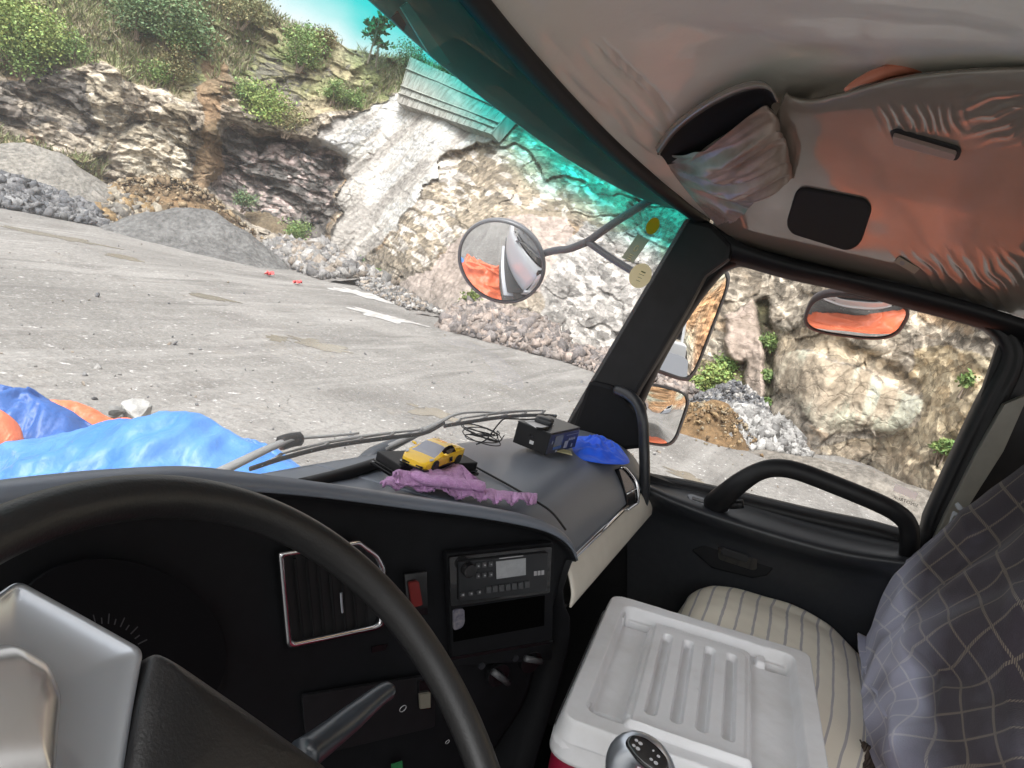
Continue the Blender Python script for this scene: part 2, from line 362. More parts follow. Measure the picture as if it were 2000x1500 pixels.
z_gr = zone((-600, -400), (1050, -400), (960, 150), (905, 165), (770, 180), (760, 205), (690, 210), (600, 240), (530, 228), (470, 215), (448, 130), (400, 170), (360, 200), (250, 165), (200, 120), (120, 128), (-20, 140), (-600, 60))
z_gr2 = zone((-600, 60), (-20, 250), (130, 300), (215, 305), (210, 352), (60, 330), (-600, 250))
z_soil = zone((385, 55), (452, 40), (448, 130), (430, 250), (412, 420), (365, 400), (395, 230))
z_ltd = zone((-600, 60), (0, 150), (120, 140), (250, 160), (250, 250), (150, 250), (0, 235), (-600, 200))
z_cream = zone((170, 150), (245, 130), (250, 200), (225, 300), (180, 300), (195, 220)) + zone((235, 240), (360, 200), (375, 330), (330, 380), (240, 330))
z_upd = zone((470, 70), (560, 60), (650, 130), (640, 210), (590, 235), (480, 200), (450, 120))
# relief
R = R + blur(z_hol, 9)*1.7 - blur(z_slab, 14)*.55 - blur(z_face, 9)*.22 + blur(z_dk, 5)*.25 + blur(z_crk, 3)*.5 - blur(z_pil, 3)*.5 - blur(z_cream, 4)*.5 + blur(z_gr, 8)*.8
big = fbm(warp*.35, 3, 21); R = R + big*np.interp(AZ, [50, 62, 85, 92], [.7, .5, .5, .28])*(1-z_slab*.8)
amp = 1-.82*np.clip(z_slab+z_pink*.85+z_face*.85+z_pil*.7+z_peb*.55+z_frac*.3, 0, 1)-.45*np.clip(z_gr+z_soil, 0, 1)*(1-z_slab)
amp = np.clip(blur(amp, 3), .12, 1)*np.interp(AZ, [40, 55, 64, 84, 92, 110], [.9, .85, .36, .36, .30, .30])
wx, wz = fbm(warp*1.6, 3, 31)*.30, fbm(warp*1.6, 3, 32)*.30
tint = np.zeros_like(R); tint2 = tint.copy(); disp = tint.copy(); crack = np.ones_like(R)
tilt = np.interp(AZ, [30, 50, 60, 78, 90, 120], [.25, .1, .75, .6, .15, .1])      # bedding leans with the slab
Su, Zu = S+Z*tilt*.9, Z-S*tilt*.0
for k, (sx, sz, a_, s_) in enumerate(((.36, .5, .85, 41), (.95, 1.3, .5, 51), (2.2, 2.9, .27, 61), (4.6, 5.6, .12, 71))):
    F1, F2, ci, cj, dx, dy = worley(Su*sx+wx*(1+k*.5), Zu*sz+wz*(1+k*.5), s_); zz = np.zeros_like(ci)
    h = hsh(ci, cj, zz, s_+5); g1, g2 = hsh(ci, cj, zz, s_+6)-.5, hsh(ci, cj, zz, s_+7)-.5
    disp += a_*((h-.5)*1.0+(g1*dx+g2*dy)*3.0)+a_*.10*(1-sm(0, .06, F2-F1))
    crack *= 1-(.0, .25, .3, .3)[k]*(1-sm(0, .07, F2-F1)); tint += (h-.5)*(.35, .6, 1.0, .9)[k]; tint2 += (hsh(ci, cj, zz, s_+8)-.5)*(.8, .8, .5, .4)[k]
rough_ = 1-2*np.abs(vn(np.stack([S*3.2, Z*4, S*0], -1), 81))+fbm(np.stack([S*6, Z*7, S*0], -1), 3, 82)*.6
R = R + disp*amp*.62 + rough_*.05*(.4+amp)
# drip streaks and joints of the slabs
qa, qb = wall_pt(655, 490), wall_pt(930, 205); dS_, dZ_ = (math.atan2(qb[0], qb[1])-math.atan2(qa[0], qa[1]))*26, qb[2]-qa[2]; dn_ = math.hypot(dS_, dZ_); dS_, dZ_ = dS_/dn_, dZ_/dn_
al_, ac_ = S*dS_+Z*dZ_, S*dZ_-Z*dS_                      # along and across the bedding of the slab
joint = fbm(np.stack([al_*.35+wx*.4, ac_*2.6+wz*.8, S*0], -1), 5, 91, .62); R = R + np.clip(z_slab+z_pink, 0, 1)*joint*.10
P0 = np.stack([R*sa, R*ca, Z], -1)
# albedo
def C(*c): return np.array(c)
lin = lambda a, b_, f: a+(b_-a)*np.clip(f, 0, 1)[..., None]
col = lin(C(.12, .10, .076), C(.30, .262, .21), sm(-.5, .7, tint)); col = lin(col, C(.19, .125, .068), sm(.3, .8, tint2+fbm(warp, 3, 95)*.35)*.7); col = lin(col, C(.08, .075, .07), sm(.25, .75, -tint2*.8+fbm(warp*.7, 3, 96)*.55)*np.interp(AZ, [55, 66], [.8, .3]))
def put(z, c, f=1.0):
    global col
    col = lin(col, c, z*f)
def mixc(a, b_, f): return lin(np.broadcast_to(a, col.shape), b_, f)
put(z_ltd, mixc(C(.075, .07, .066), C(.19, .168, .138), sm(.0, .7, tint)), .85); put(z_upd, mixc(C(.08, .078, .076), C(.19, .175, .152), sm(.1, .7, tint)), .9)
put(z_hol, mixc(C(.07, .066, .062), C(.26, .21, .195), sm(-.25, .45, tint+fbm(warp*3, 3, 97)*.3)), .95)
put(z_cream, mixc(C(.25, .21, .15), C(.35, .32, .26), .5+tint), .8)
put(z_slab, mixc(C(.42, .40, .365), C(.25, .235, .215), sm(-.15, .6, joint+.25*fbm(warp*1.5, 3, 98))))
put(z_pink, mixc(C(.34, .285, .25), C(.26, .215, .185), sm(-.3, .5, joint)))
put(z_peb, mixc(C(.20, .168, .125), C(.36, .33, .29), sm(.05, .3, tint*.8+fbm(warp*1.6, 3, 99)*.25)))
put(z_frac, mixc(C(.18, .17, .158), C(.31, .295, .275), .5+tint)); put(z_moss, mixc(C(.085, .098, .03), C(.15, .12, .068), .5+fbm(warp*4, 3, 100)*.7))
put(z_pil, mixc(C(.31, .25, .21), C(.23, .185, .15), .5+tint*.8)); put(z_crk, C(.07, .065, .035))
put(z_face, mixc(C(.40, .355, .275), C(.25, .205, .15), sm(-.1, .5, fbm(np.stack([S*2.5, Z*.6, S*0], -1), 4, 101)))); put(z_dk, mixc(C(.15, .125, .092), C(.27, .22, .155), .5+tint))
put(z_och, mixc(C(.22, .162, .092), C(.31, .26, .175), .5+tint*.9+fbm(warp*2, 3, 102)*.4), .9)
gmix = mixc(C(.165, .185, .08), C(.26, .22, .14), .5+fbm(warp*1.6, 4, 103)*.8); gmix = lin(gmix, C(.085, .08, .074), sm(.15, .5, tint*.7+fbm(warp*1.1, 3, 104)*.6)*.8)
put(z_gr*(1-z_slab), gmix, .93); put(z_gr2, mixc(C(.14, .13, .06), C(.2, .16, .1), .5+fbm(warp*3, 3, 105))); put(z_soil, mixc(C(.17, .112, .065), C(.13, .098, .06), .5+fbm(warp*2, 4, 106)*.8), .95)
put(np.clip(over*3, 0, 1), C(.14, .13, .06)); col = col*(.55+.45*crack)[..., None]
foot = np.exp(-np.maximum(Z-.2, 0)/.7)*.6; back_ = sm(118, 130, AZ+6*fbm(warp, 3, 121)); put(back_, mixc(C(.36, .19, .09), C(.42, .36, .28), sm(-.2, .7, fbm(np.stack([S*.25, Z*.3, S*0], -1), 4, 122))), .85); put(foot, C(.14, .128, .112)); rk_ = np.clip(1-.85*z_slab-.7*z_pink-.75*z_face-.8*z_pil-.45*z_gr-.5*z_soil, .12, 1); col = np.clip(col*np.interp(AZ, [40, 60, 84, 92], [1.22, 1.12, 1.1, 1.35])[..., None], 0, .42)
M['rock'] = mat('quarry_rock', (.3, .3, .3), .88, vcol=True, var=.4, ns=5, nlo=.25, nhi=.75, bump=.9, bs=4.5, bd=.05, spec=.25)
tt_ = M['rock'].node_tree; nb = [n for n in tt_.nodes if n.type == 'BUMP'][0].inputs['Height'].links[0].from_node; nb.inputs['Detail'].default_value = 9; nb.inputs['Roughness'].default_value = .68
pr_ = tt_.nodes['Principled BSDF']; mp_ = tt_.nodes['Mapping']
atn = [n for n in tt_.nodes if n.type == 'ATTRIBUTE'][0]
def shard(src, sc_, lo_, hi_, sq):
    m2_ = tt_.nodes.new('ShaderNodeMapping'); m2_.inputs['Scale'].default_value = sq; tcn = tt_.nodes['Texture Coordinate']; nz_ = tt_.nodes.new('ShaderNodeTexNoise'); nz_.inputs['Scale'].default_value = sc_*1.3; lnk(tt_, tcn.outputs['Object'], nz_.inputs['Vector'])
    ad = tt_.nodes.new('ShaderNodeVectorMath'); ad.operation = 'MULTIPLY_ADD'; lnk(tt_, nz_.outputs['Color'], ad.inputs[0]); ad.inputs[1].default_value = (.35/sc_*1.4,)*3; lnk(tt_, tcn.outputs['Object'], ad.inputs[2]); lnk(tt_, ad.outputs[0], m2_.inputs['Vector'])
    vo_ = tt_.nodes.new('ShaderNodeTexVoronoi'); vo_.inputs['Scale'].default_value = sc_; lnk(tt_, m2_.outputs[0], vo_.inputs['Vector']); sp_ = tt_.nodes.new('ShaderNodeSeparateColor'); lnk(tt_, vo_.outputs['Color'], sp_.inputs[0])
    r_ = tt_.nodes.new('ShaderNodeMapRange'); r_.inputs['To Min'].default_value = lo_; r_.inputs['To Max'].default_value = hi_; lnk(tt_, sp_.outputs[0], r_.inputs['Value'])
    x_ = tt_.nodes.new('ShaderNodeMix'); x_.data_type = 'RGBA'; x_.blend_type = 'MULTIPLY'; lnk(tt_, atn.outputs['Alpha'], x_.inputs[0]); lnk(tt_, src, x_.inputs[6]); lnk(tt_, r_.outputs[0], x_.inputs[7]); return x_.outputs[2], vo_.outputs['Distance']
s1_, d1_ = shard(pr_.inputs['Base Color'].links[0].from_socket, 2.0, .6, 1.45, (1, 1, 1.5)); s2_, d2_ = shard(s1_, 4.6, .62, 1.42, (1, 1, 1.4)); lnk(tt_, s2_, pr_.inputs['Base Color'])
mm = tt_.nodes.new('ShaderNodeMath'); mm.operation = 'MULTIPLY_ADD'; lnk(tt_, d1_, mm.inputs[0]); mm.inputs[1].default_value = .9; lnk(tt_, nb.outputs['Fac'], mm.inputs[2]); m4_ = tt_.nodes.new('ShaderNodeMath'); m4_.operation = 'MULTIPLY_ADD'; lnk(tt_, d2_, m4_.inputs[0]); m4_.inputs[1].default_value = .5; lnk(tt_, mm.outputs[0], m4_.inputs[2])
def fissure(src, hgt, sc_, wd_, k_, sq):
    tcn = tt_.nodes['Texture Coordinate']; nz_ = tt_.nodes.new('ShaderNodeTexNoise'); nz_.inputs['Scale'].default_value = sc_*1.6; nz_.inputs['Detail'].default_value = 5; lnk(tt_, tcn.outputs['Object'], nz_.inputs['Vector'])
    ad = tt_.nodes.new('ShaderNodeVectorMath'); ad.operation = 'MULTIPLY_ADD'; lnk(tt_, nz_.outputs['Color'], ad.inputs[0]); ad.inputs[1].default_value = (.75/sc_,)*3; lnk(tt_, tcn.outputs['Object'], ad.inputs[2])
    m2_ = tt_.nodes.new('ShaderNodeMapping'); m2_.inputs['Scale'].default_value = sq; m2_.inputs['Rotation'].default_value = (.5, .35, 0); lnk(tt_, ad.outputs[0], m2_.inputs['Vector'])
    vo_ = tt_.nodes.new('ShaderNodeTexVoronoi'); vo_.feature = 'DISTANCE_TO_EDGE'; vo_.inputs['Scale'].default_value = sc_; lnk(tt_, m2_.outputs[0], vo_.inputs['Vector'])
    r_ = tt_.nodes.new('ShaderNodeMapRange'); r_.interpolation_type = 'SMOOTHSTEP'; r_.inputs['From Max'].default_value = wd_; r_.inputs['To Min'].default_value = k_; lnk(tt_, vo_.outputs['Distance'], r_.inputs['Value'])
    x_ = tt_.nodes.new('ShaderNodeMix'); x_.data_type = 'RGBA'; x_.blend_type = 'MULTIPLY'; x_.inputs[0].default_value = 1; lnk(tt_, src, x_.inputs[6]); lnk(tt_, r_.outputs[0], x_.inputs[7])
    h_ = tt_.nodes.new('ShaderNodeMath'); h_.operation = 'MULTIPLY_ADD'; lnk(tt_, r_.outputs[0], h_.inputs[0]); h_.inputs[1].default_value = .8; lnk(tt_, hgt, h_.inputs[2]); return x_.outputs[2], h_.outputs[0]
s3_, h3_ = fissure(s2_, m4_.outputs[0], .42, .025, .70, (1, 1, 2.2)); s4_, h4_ = fissure(s3_, h3_, 1.25, .03, .78, (1, 1, 2.0)); lnk(tt_, s4_, pr_.inputs['Base Color'])
lnk(tt_, h4_, [n for n in tt_.nodes if n.type == 'BUMP'][0].inputs['Height'])
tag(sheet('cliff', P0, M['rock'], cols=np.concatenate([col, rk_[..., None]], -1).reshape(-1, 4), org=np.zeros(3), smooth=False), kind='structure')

# retaining wall on top of the slope
def wpx(x, y, k=.955): p = wall_pt(x, y); return EYE+(p-EYE)*k
q00, q10, q01, q11 = wpx(803, 112), wpx(1010, 205), wpx(776, 200), wpx(960, 262)
wn = nrm(np.cross(q10-q00, q01-q00)); wn = wn if wn@(EYE-q00) > 0 else -wn
def wq(u, v_): return (q00*(1-u)+q10*u)*(1-v_)+(q01*(1-u)+q11*u)*v_
M['conc'] = mat('stained_concrete', (.30, .29, .265), .85, c2=(.13, .12, .10), ns=1.2, stretch=(3.5, 3.5, .3), nlo=.4, nhi=.72, bump=.5, bs=4, bd=.03)
rw = thing('retaining_wall', 'stained pale concrete retaining wall with ribs at the top of the rock slope', 'wall', (q01+q11)/2)
mb = MB().prism([wq(0, 0), wq(1, 0), wq(1, 1), wq(0, 1)], wn, .5); mb.build('wall_face', M['conc'], rw)
mb = MB()
for u in np.linspace(0, 1, 17):
    a, b_ = wq(u, 0)+wn*.04, wq(u, .98)+wn*.04; mb.tube([a, (a+b_)/2, b_], .022, 4)
for v_ in (.28, .66, .82):
    mb.tube([wq(0, v_)+wn*.08, wq(.5, v_)+wn*.08, wq(1, v_)+wn*.08], .045, 4)
mb.build('rib', mat('rib_concrete', (.3, .29, .26), .85, c2=(.18, .17, .15), ns=2), rw)

# leaves: one bush is one object
M['leaf'] = mat('leaves', (.1, .2, .05), .55, vcol=True, var=.25, ns=2, spec=.3)
for n in [M['leaf'].node_tree.nodes['Principled BSDF']]:
    n.inputs['Subsurface Weight'].default_value = 0
M['bark'] = mat('bark', (.12, .09, .065), .85, c2=(.2, .16, .12), ns=12)
def foliage(c, rx, rz, n, size, g, rs, drop=.0):
    k = max(5, min(60, n//60)); cc = rs.normal(size=(k, 3)); cc /= np.linalg.norm(cc, axis=1)[:, None]; cc *= (rs.random((k, 1))**.45)*.85
    i = rs.integers(0, k, n); p = cc[i]+rs.normal(size=(n, 3))*.24; keep = p[:, 2] > -.8; p = p[keep]; i = i[keep]; n = len(p)
    p = p*[rx, rx, rz]+c
    d = rs.normal(size=(n, 3)); d[:, 2] = d[:, 2]*.6+.2; d /= np.linalg.norm(d, axis=1)[:, None]
    e = np.cross(d, rs.normal(size=(n, 3))); e /= np.linalg.norm(e, axis=1)[:, None]; s = size*(.6+.8*rs.random((n, 1)))
    V = np.stack([p, p+d*s*.5+e*s*.3, p+d*s, p+d*s*.5-e*s*.3], 1).reshape(-1, 3); F = np.arange(4*n).reshape(-1, 4)
    tone = (.78+.44*rs.random((k, 1)))[i]*(.88+.24*rs.random((n, 1))); cl = np.asarray(g)*tone; cl[:, 0] *= (.85+.4*rs.random(n))
    return V, F, np.repeat(cl, 4, 0)
def bush(px, py, rad, label, g, seed, n=None, tall=1.0, group=None):
    p = wall_pt(px, py); dist = np.linalg.norm(p-EYE); r = rad*dist/FOC*.95; p = EYE+(p-EYE)*(1-.55*r/dist) + A_([0, 0, -.1*r])
    rs = np.random.default_rng(seed); t_ = thing('bush', label, 'bush', p-A_([0, 0, r*.7*tall]), group)
    n = n or int(900+rad*rad*1.1); V, F, cl = foliage(p, r, r*tall, n, max(.085, r*.085), g, rs); mk('foliage', V, F, M['leaf'], t_, cols=cl)
    V2, F2, c2_ = foliage(p, r*1.3, r*1.25*tall, max(60, n//9), max(.1, r*.11), [q*1.15 for q in g], rs); mk('foliage', V2, F2, M['leaf'], t_, cols=c2_)
    mb = MB()
    for k in range(4):
        e = p+A_([rs.normal()*r*.4, rs.normal()*r*.4, r*.35*tall]); b0 = p-A_([0, 0, r*.9*tall])-A_([0, 0, .25])+A_([rs.normal()*.08, rs.normal()*.08, 0]); mb.tube([b0, (b0+e)/2+rs.normal(size=3)*r*.08, e], [.05*r+.01, .035*r+.01, .012], 5)
    mb.build('stem', M['bark'], t_)
GA, GB, GC, GD = (.15, .235, .075), (.21, .29, .085), (.105, .17, .075), (.21, .205, .10)
for i, a in enumerate([
    (15, 45, 62, 'bright green bush at the upper left corner of the cliff', GB), (75, 62, 50, 'leafy yellow green bush beside the dark rock ledge on the cliff top', GB),
    (45, 105, 42, 'low bush hanging below the two bright bushes at the cliff top', GA), (148, 92, 30, 'small round bush on the bare ledge at upper left', GA),
    (335, 28, 62, 'largest dark green bush on the cliff top above the brown soil streak', GC), (275, 20, 46, 'grey green bush left of the largest cliff top bush', GC),
    (352, 72, 34, 'bush directly under the largest cliff top bush', GA), (480, 8, 42, 'bush at the skyline right of the brown soil streak', GD),
    (592, 92, 44, 'round dense green bush standing on the skyline ridge', GA), (520, 200, 48, 'broad loose bush growing above the dark hollow', GB),
    (478, 175, 30, 'small bush on the dark rock left of the broad loose bush', GA), (566, 232, 34, 'bush drooping over the upper edge of the pale slab', GD),
    (340, 118, 34, 'thin bush in the grass left of the brown soil streak', GD), (310, 140, 26, 'small thin bush low in the grass left of the soil streak', GA),
    (585, 448, 26, 'green bush growing on the rubble at the foot of the dark hollow', GA), (480, 388, 20, 'small bush on the brown earth mound under the dark hollow', GC),
    (748, 536, 18, 'small bright bush at the foot of the pale slab', GA), (712, 512, 15, 'dark tuft of leaves in the cleft beside the pale slab foot', GC),
    (1405, 735, 34, 'mossy green bush seen beside the large flat side mirror', GB), (1362, 748, 26, 'low bush behind the gap between the two side mirrors', GB),
    (1425, 705, 20, 'small bush at the top of the mossy patch in the door window', GA), (1500, 668, 18, 'leafy plant at the top of the dark cleft in the door window', GA),
    (1497, 735, 12, 'plant halfway down the dark cleft in the door window', GA), (1496, 788, 12, 'plant at the foot of the dark cleft in the door window', GA),
    (1845, 872, 15, 'small plant on the ochre bank near the rear of the door window', GA), (1893, 742, 14, 'small plant high on the ochre bank at the rear of the door window', GA),
    (805, 108, 32, 'bushy growth on the concrete wall top', GC), (640, 72, 22, 'straw coloured bush on the skyline right of the round bush', (.2, .17, .08)), (690, 190, 22, 'small bush on the slope between ridge and pale slab', GA),
    (655, 175, 24, 'sparse bush on the dark rock left of the slope', GA), (925, 585, 26, 'mossy green plant under the round mirror', (.12, .17, .04)), (870, 140, 18, 'little bush peeping over the concrete wall', GC)]):
    bush(a[0], a[1], a[2], a[3], a[4], 100+i, tall=.8)
def slim_tree(px, py, ptop, label, seed):
    rs = np.random.default_rng(seed); b0 = wall_pt(px, py); tp = wall_pt(px, py); k = (az_el(*ptop)[1]-az_el(px, py)[1])*np.hypot(b0[0], b0[1])
    t_ = thing('slender_tree', label, 'tree', b0); lean = A_([rs.normal()*.15, rs.normal()*.15, 0]); P = [b0-A_([0, 0, .5]), b0+A_([0, 0, k*.5])+lean, b0+A_([0, 0, k])+lean*1.5]
    mb = MB().tube(P, [.055, .04, .02], 6); tips = []
    for j in range(9):
        f = .45+.55*rs.random(); s = P[0]+(P[2]-P[0])*f; a = rs.random()*6.28; L = k*.28*(1.2-f*.6); e = s+A_([math.cos(a)*L, math.sin(a)*L, L*.35]); mb.tube([s, (s+e)/2+A_([0, 0, .1]), e], [.03, .02, .01], 4); tips += [e, (s+e)/2]
    mb.build('trunk', M['bark'], t_); V, F, c = [], [], []; nn = 0
    for e in tips:
        v1, f1, c1 = foliage(e, k*.15, k*.05, 13, .26, (.06, .13, .05), rs); V.append(v1); F.append(f1+nn); c.append(c1); nn += len(v1)
    mk('crown', np.vstack(V), np.vstack(F), M['leaf'], t_, cols=np.vstack(c))
slim_tree(722, 104, (728, 28), 'taller slender tree on the skyline with sparse leaves', 5); slim_tree(738, 112, (748, 40), 'shorter slender tree on the skyline with a bent thin trunk', 6)
# grass on the cliff top
mask = (z_gr+z_gr2*.6)*(1-z_slab)*(over < .2)*(JX > -250); idx = np.argwhere(mask > .5); rs = np.random.default_rng(3); idx = idx[rs.integers(0, len(idx), 60000)]
g0 = P0[idx[:, 0], idx[:, 1]]; keep = fbm(g0*.45, 2, 5) > -.25; g0 = g0[keep]; n = len(g0); h = (.10+.34*rs.random((n, 1))**1.5)
d = rs.normal(size=(n, 3))*.55; d[:, 2] = 1; e = rs.normal(size=(n, 3)); e[:, 2] = 0; e /= np.linalg.norm(e, axis=1)[:, None]
V = np.stack([g0-e*.06*h, g0+e*.06*h, g0+d*h*.6+e*.03, g0+d*h], 1).reshape(-1, 3); f_ = rs.random((n, 1)); cl = np.where(f_ > .5, A_([[.27, .235, .155]]), A_([[.19, .225, .095]]))*(.6+.7*rs.random((n, 1)))
tag(mk('grass', V, np.arange(4*n).reshape(-1, 4), M['leaf'], cols=np.repeat(cl, 4, 0)), 'dry straw and green grass tufts on the cliff top', 'grass', kind='stuff')

# heaps and rubble
ICO = .72*np.array([(x, y, z) for z in (-1, 1) for y in (-1, 1) for x in (-1, 1)], float)
ICOF = np.array([(0, 2, 3), (0, 3, 1), (4, 5, 7), (4, 7, 6), (0, 1, 5), (0, 5, 4), (2, 6, 7), (2, 7, 3), (0, 4, 6), (0, 6, 2), (1, 3, 7), (1, 7, 5)])
M['stone'] = mat('broken_stone', (.3, .3, .3), .9, vcol=True, var=.35, ns=9, bump=.6, bs=18, bd=.03, spec=.3)
M['earth'] = mat('heaped_earth', (.3, .3, .3), .95, vcol=True, var=.4, ns=7, bump=1, bs=9, bd=.06, spec=.2)
def rocks(pos, size, cols, rs, flat=.7):
    n = len(pos); s = np.asarray(size).reshape(n, 1, 1); V = ICO[None]+.34*rs.normal(size=(n, 8, 3)).clip(-1.2, 1.2); V = V*(rs.uniform(.45, 1.25, (n, 1, 3))*[1, 1, flat])
    q = rs.normal(size=(n, 4)); q /= np.linalg.norm(q, axis=1)[:, None]; a, b_, c, d_ = q.T
    Rm = np.stack([1-2*(c*c+d_*d_), 2*(b_*c-a*d_), 2*(b_*d_+a*c), 2*(b_*c+a*d_), 1-2*(b_*b_+d_*d_), 2*(c*d_-a*b_), 2*(b_*d_-a*c), 2*(c*d_+a*b_), 1-2*(b_*b_+c*c)], -1).reshape(n, 3, 3)
    V = np.einsum('nij,nkj->nki', Rm, V)*s+pos[:, None]; F = (ICOF[None]+8*np.arange(n)[:, None, None]).reshape(-1, 3)
    return V.reshape(-1, 3), F, np.repeat(cols, 8, 0)
def pick(pal, n, rs):
    pal = np.asarray(pal); return pal[rs.integers(0, len(pal), n)]*(.7+.6*rs.random((n, 1)))
def rubble(name, label, cat, p0, p1, depth, height, n, smin, smax, pal, seed, core=None, kind='stuff'):
    rs = np.random.default_rng(seed); a, b_ = on(*p0, Z=0), on(*p1, Z=0); mid = (a+b_)/2; bk = nrm(A_([mid[0], mid[1], 0])); 
    bk = nrm(bk-nrm(b_-a)*np.dot(bk, nrm(b_-a))); U = rs.random(n); W = rs.random(n)
    prof = lambda u, w_: height*np.sin(np.pi*np.clip(w_*1.0, 0, 1))**.8*(.35+.65*np.sin(np.pi*np.clip(u, .0, 1))**.6)*(1+.25*vn(np.stack([u*9, w_*5, u*0+seed], -1), 1))
    pos = a+(b_-a)*U[:, None]+bk*(W*depth)[:, None]; pos[:, 2] = prof(U, W); sz = smin+(smax-smin)*rs.random(n)**3.5
    V, F, c = rocks(pos, sz, pick(pal, n, rs), rs)
    uu, ww = np.meshgrid(np.linspace(-.06, 1.06, 50), np.linspace(-.08, 1.08, 24)); G = a+(b_-a)*uu[..., None]+bk*(ww*depth)[..., None]; G[..., 2] = prof(uu, ww)-.06+.05*fbm(G*3, 3, 4)
    g2 = gridf(24, 50); g2 = np.vstack([g2[:, [0, 1, 2]], g2[:, [0, 2, 3]]]); cc = np.broadcast_to(A_(core if core is not None else np.mean(pal, 0)*.75), (1200, 3))
    tag(mk(name, np.vstack([V, G.reshape(-1, 3)]), np.vstack([F, g2+len(V)]), M['stone'], cols=np.vstack([c, cc])), label, cat, kind=kind)
GREY = [(.11, .11, .115), (.08, .083, .09), (.16, .16, .162)]; CRM = [(.26, .23, .18), (.2, .165, .12), (.17, .158, .14), (.22, .15, .075)]; WHT = [(.25, .24, .228), (.19, .185, .178), (.14, .135, .133), (.21, .18, .15)]; PNK = [(.25, .205, .178), (.2, .172, .155), (.14, .125, .12)]
rubble('rubble_heap', 'dark grey broken rock heap on the ground at the far left', 'rubble', (-170, 372), (205, 442), 3.2, .62, 7000, .05, .24, GREY, 1)
rubble('rubble_heap', 'cream and yellow broken stone next to the dark grey rock heap', 'rubble', (160, 424), (310, 456), 2.8, .72, 4500, .04, .32, CRM, 2)
rubble('rubble_heap', 'grey white stones spread at the foot of the dark hollow', 'rubble', (468, 487), (625, 545), 3.5, .8, 5000, .03, .30, WHT, 3)
rubble('rubble_heap', 'low line of broken stone under the pale slab', 'rubble', (615, 522), (800, 606), 1.5, .3, 3000, .02, .13, WHT, 4)
rubble('rubble_heap', 'pinkish rubble heap below the round mirror', 'rubble', (860, 640), (1100, 706), 2.6, .8, 5000, .03, .22, PNK, 5)
rubble('rubble_heap', 'rubble behind the windscreen pillar', 'rubble', (1080, 700), (1330, 785), 2.0, .55, 2500, .03, .2, PNK, 6)
rubble('rubble_heap', 'small grey stone heap behind the white slabs in the door window', 'rubble', (1420, 838), (1530, 862), 2.2, .8, 3500, .025, .10, GREY+WHT[:1], 7)
rubble('rubble_heap', 'heap of pale flat stone slabs in the door window', 'rubble', (1425, 868), (1590, 905), 1.8, .55, 2200, .04, .17, [(.27, .265, .255), (.22, .215, .207), (.15, .147, .143)], 8)
def mound(name, label, cat, px, base, rx, ry, h, cols, seed, kind='stuff', n=0):
    rs = np.random.default_rng(seed); c = on(px, base, Z=0); u = nrm(A_([c[0], c[1], 0])); s = A_([u[1], -u[0], 0]); g = np.linspace(-1.5, 1.5, 70); X, Y = np.meshgrid(g, g)
    H = h*1.12*np.maximum(0, 1.04*np.exp(-np.hypot(X, Y)**2*1.15)-.22+.18*fbm(np.stack([X*1.6, Y*1.6, X*0+seed], -1), 4, seed)); G = c+s*(X*rx)[..., None]+u*((Y+.8)*ry)[..., None]; G[..., 2] = H-.08+.04*fbm(G*2.5, 4, seed)
    cl = lin(np.broadcast_to(A_(cols[0]), G.shape), A_(cols[1]), .5+fbm(G*2, 4, seed+1)*.7); tag(sheet(name, G, M['earth'], cols=cl.reshape(-1, 3)), label, cat, kind=kind)
mound('sand_heap', 'smooth grey sand heap between cream stones and the hollow', 'heap', 400, 492, 2.9, 1.7, 1.25, ((.088, .087, .085), (.12, .119, .116)), 11)
mound('earth_heap', 'brown earth heap with stones behind the grey sand', 'heap', 330, 440, 3.6, 2.2, 1.9, ((.16, .105, .058), (.11, .08, .048)), 12)
mound('earth_heap', 'dull brown earth heap in front of the dark hollow', 'heap', 520, 472, 2.8, 2.0, 1.6, ((.11, .082, .05), (.135, .11, .075)), 13)
mound('earth_heap', 'orange brown earth heap beside the side mirror', 'heap', 1382, 858, 1.1, 1.0, .68, ((.155, .098, .05), (.11, .072, .038)), 14)
mound('spoil_heap', 'pale grey spoil heap at the left edge behind the dark rocks', 'heap', 50, 400, 4.2, 2.6, 1.75, ((.15, .143, .13), (.19, .178, .158)), 15)
mound('earth_heap', 'low grey bank at the foot of the ochre rock', 'heap', 1720, 985, 2.6, 1.2, .5, ((.13, .12, .107), (.165, .15, .13)), 16)
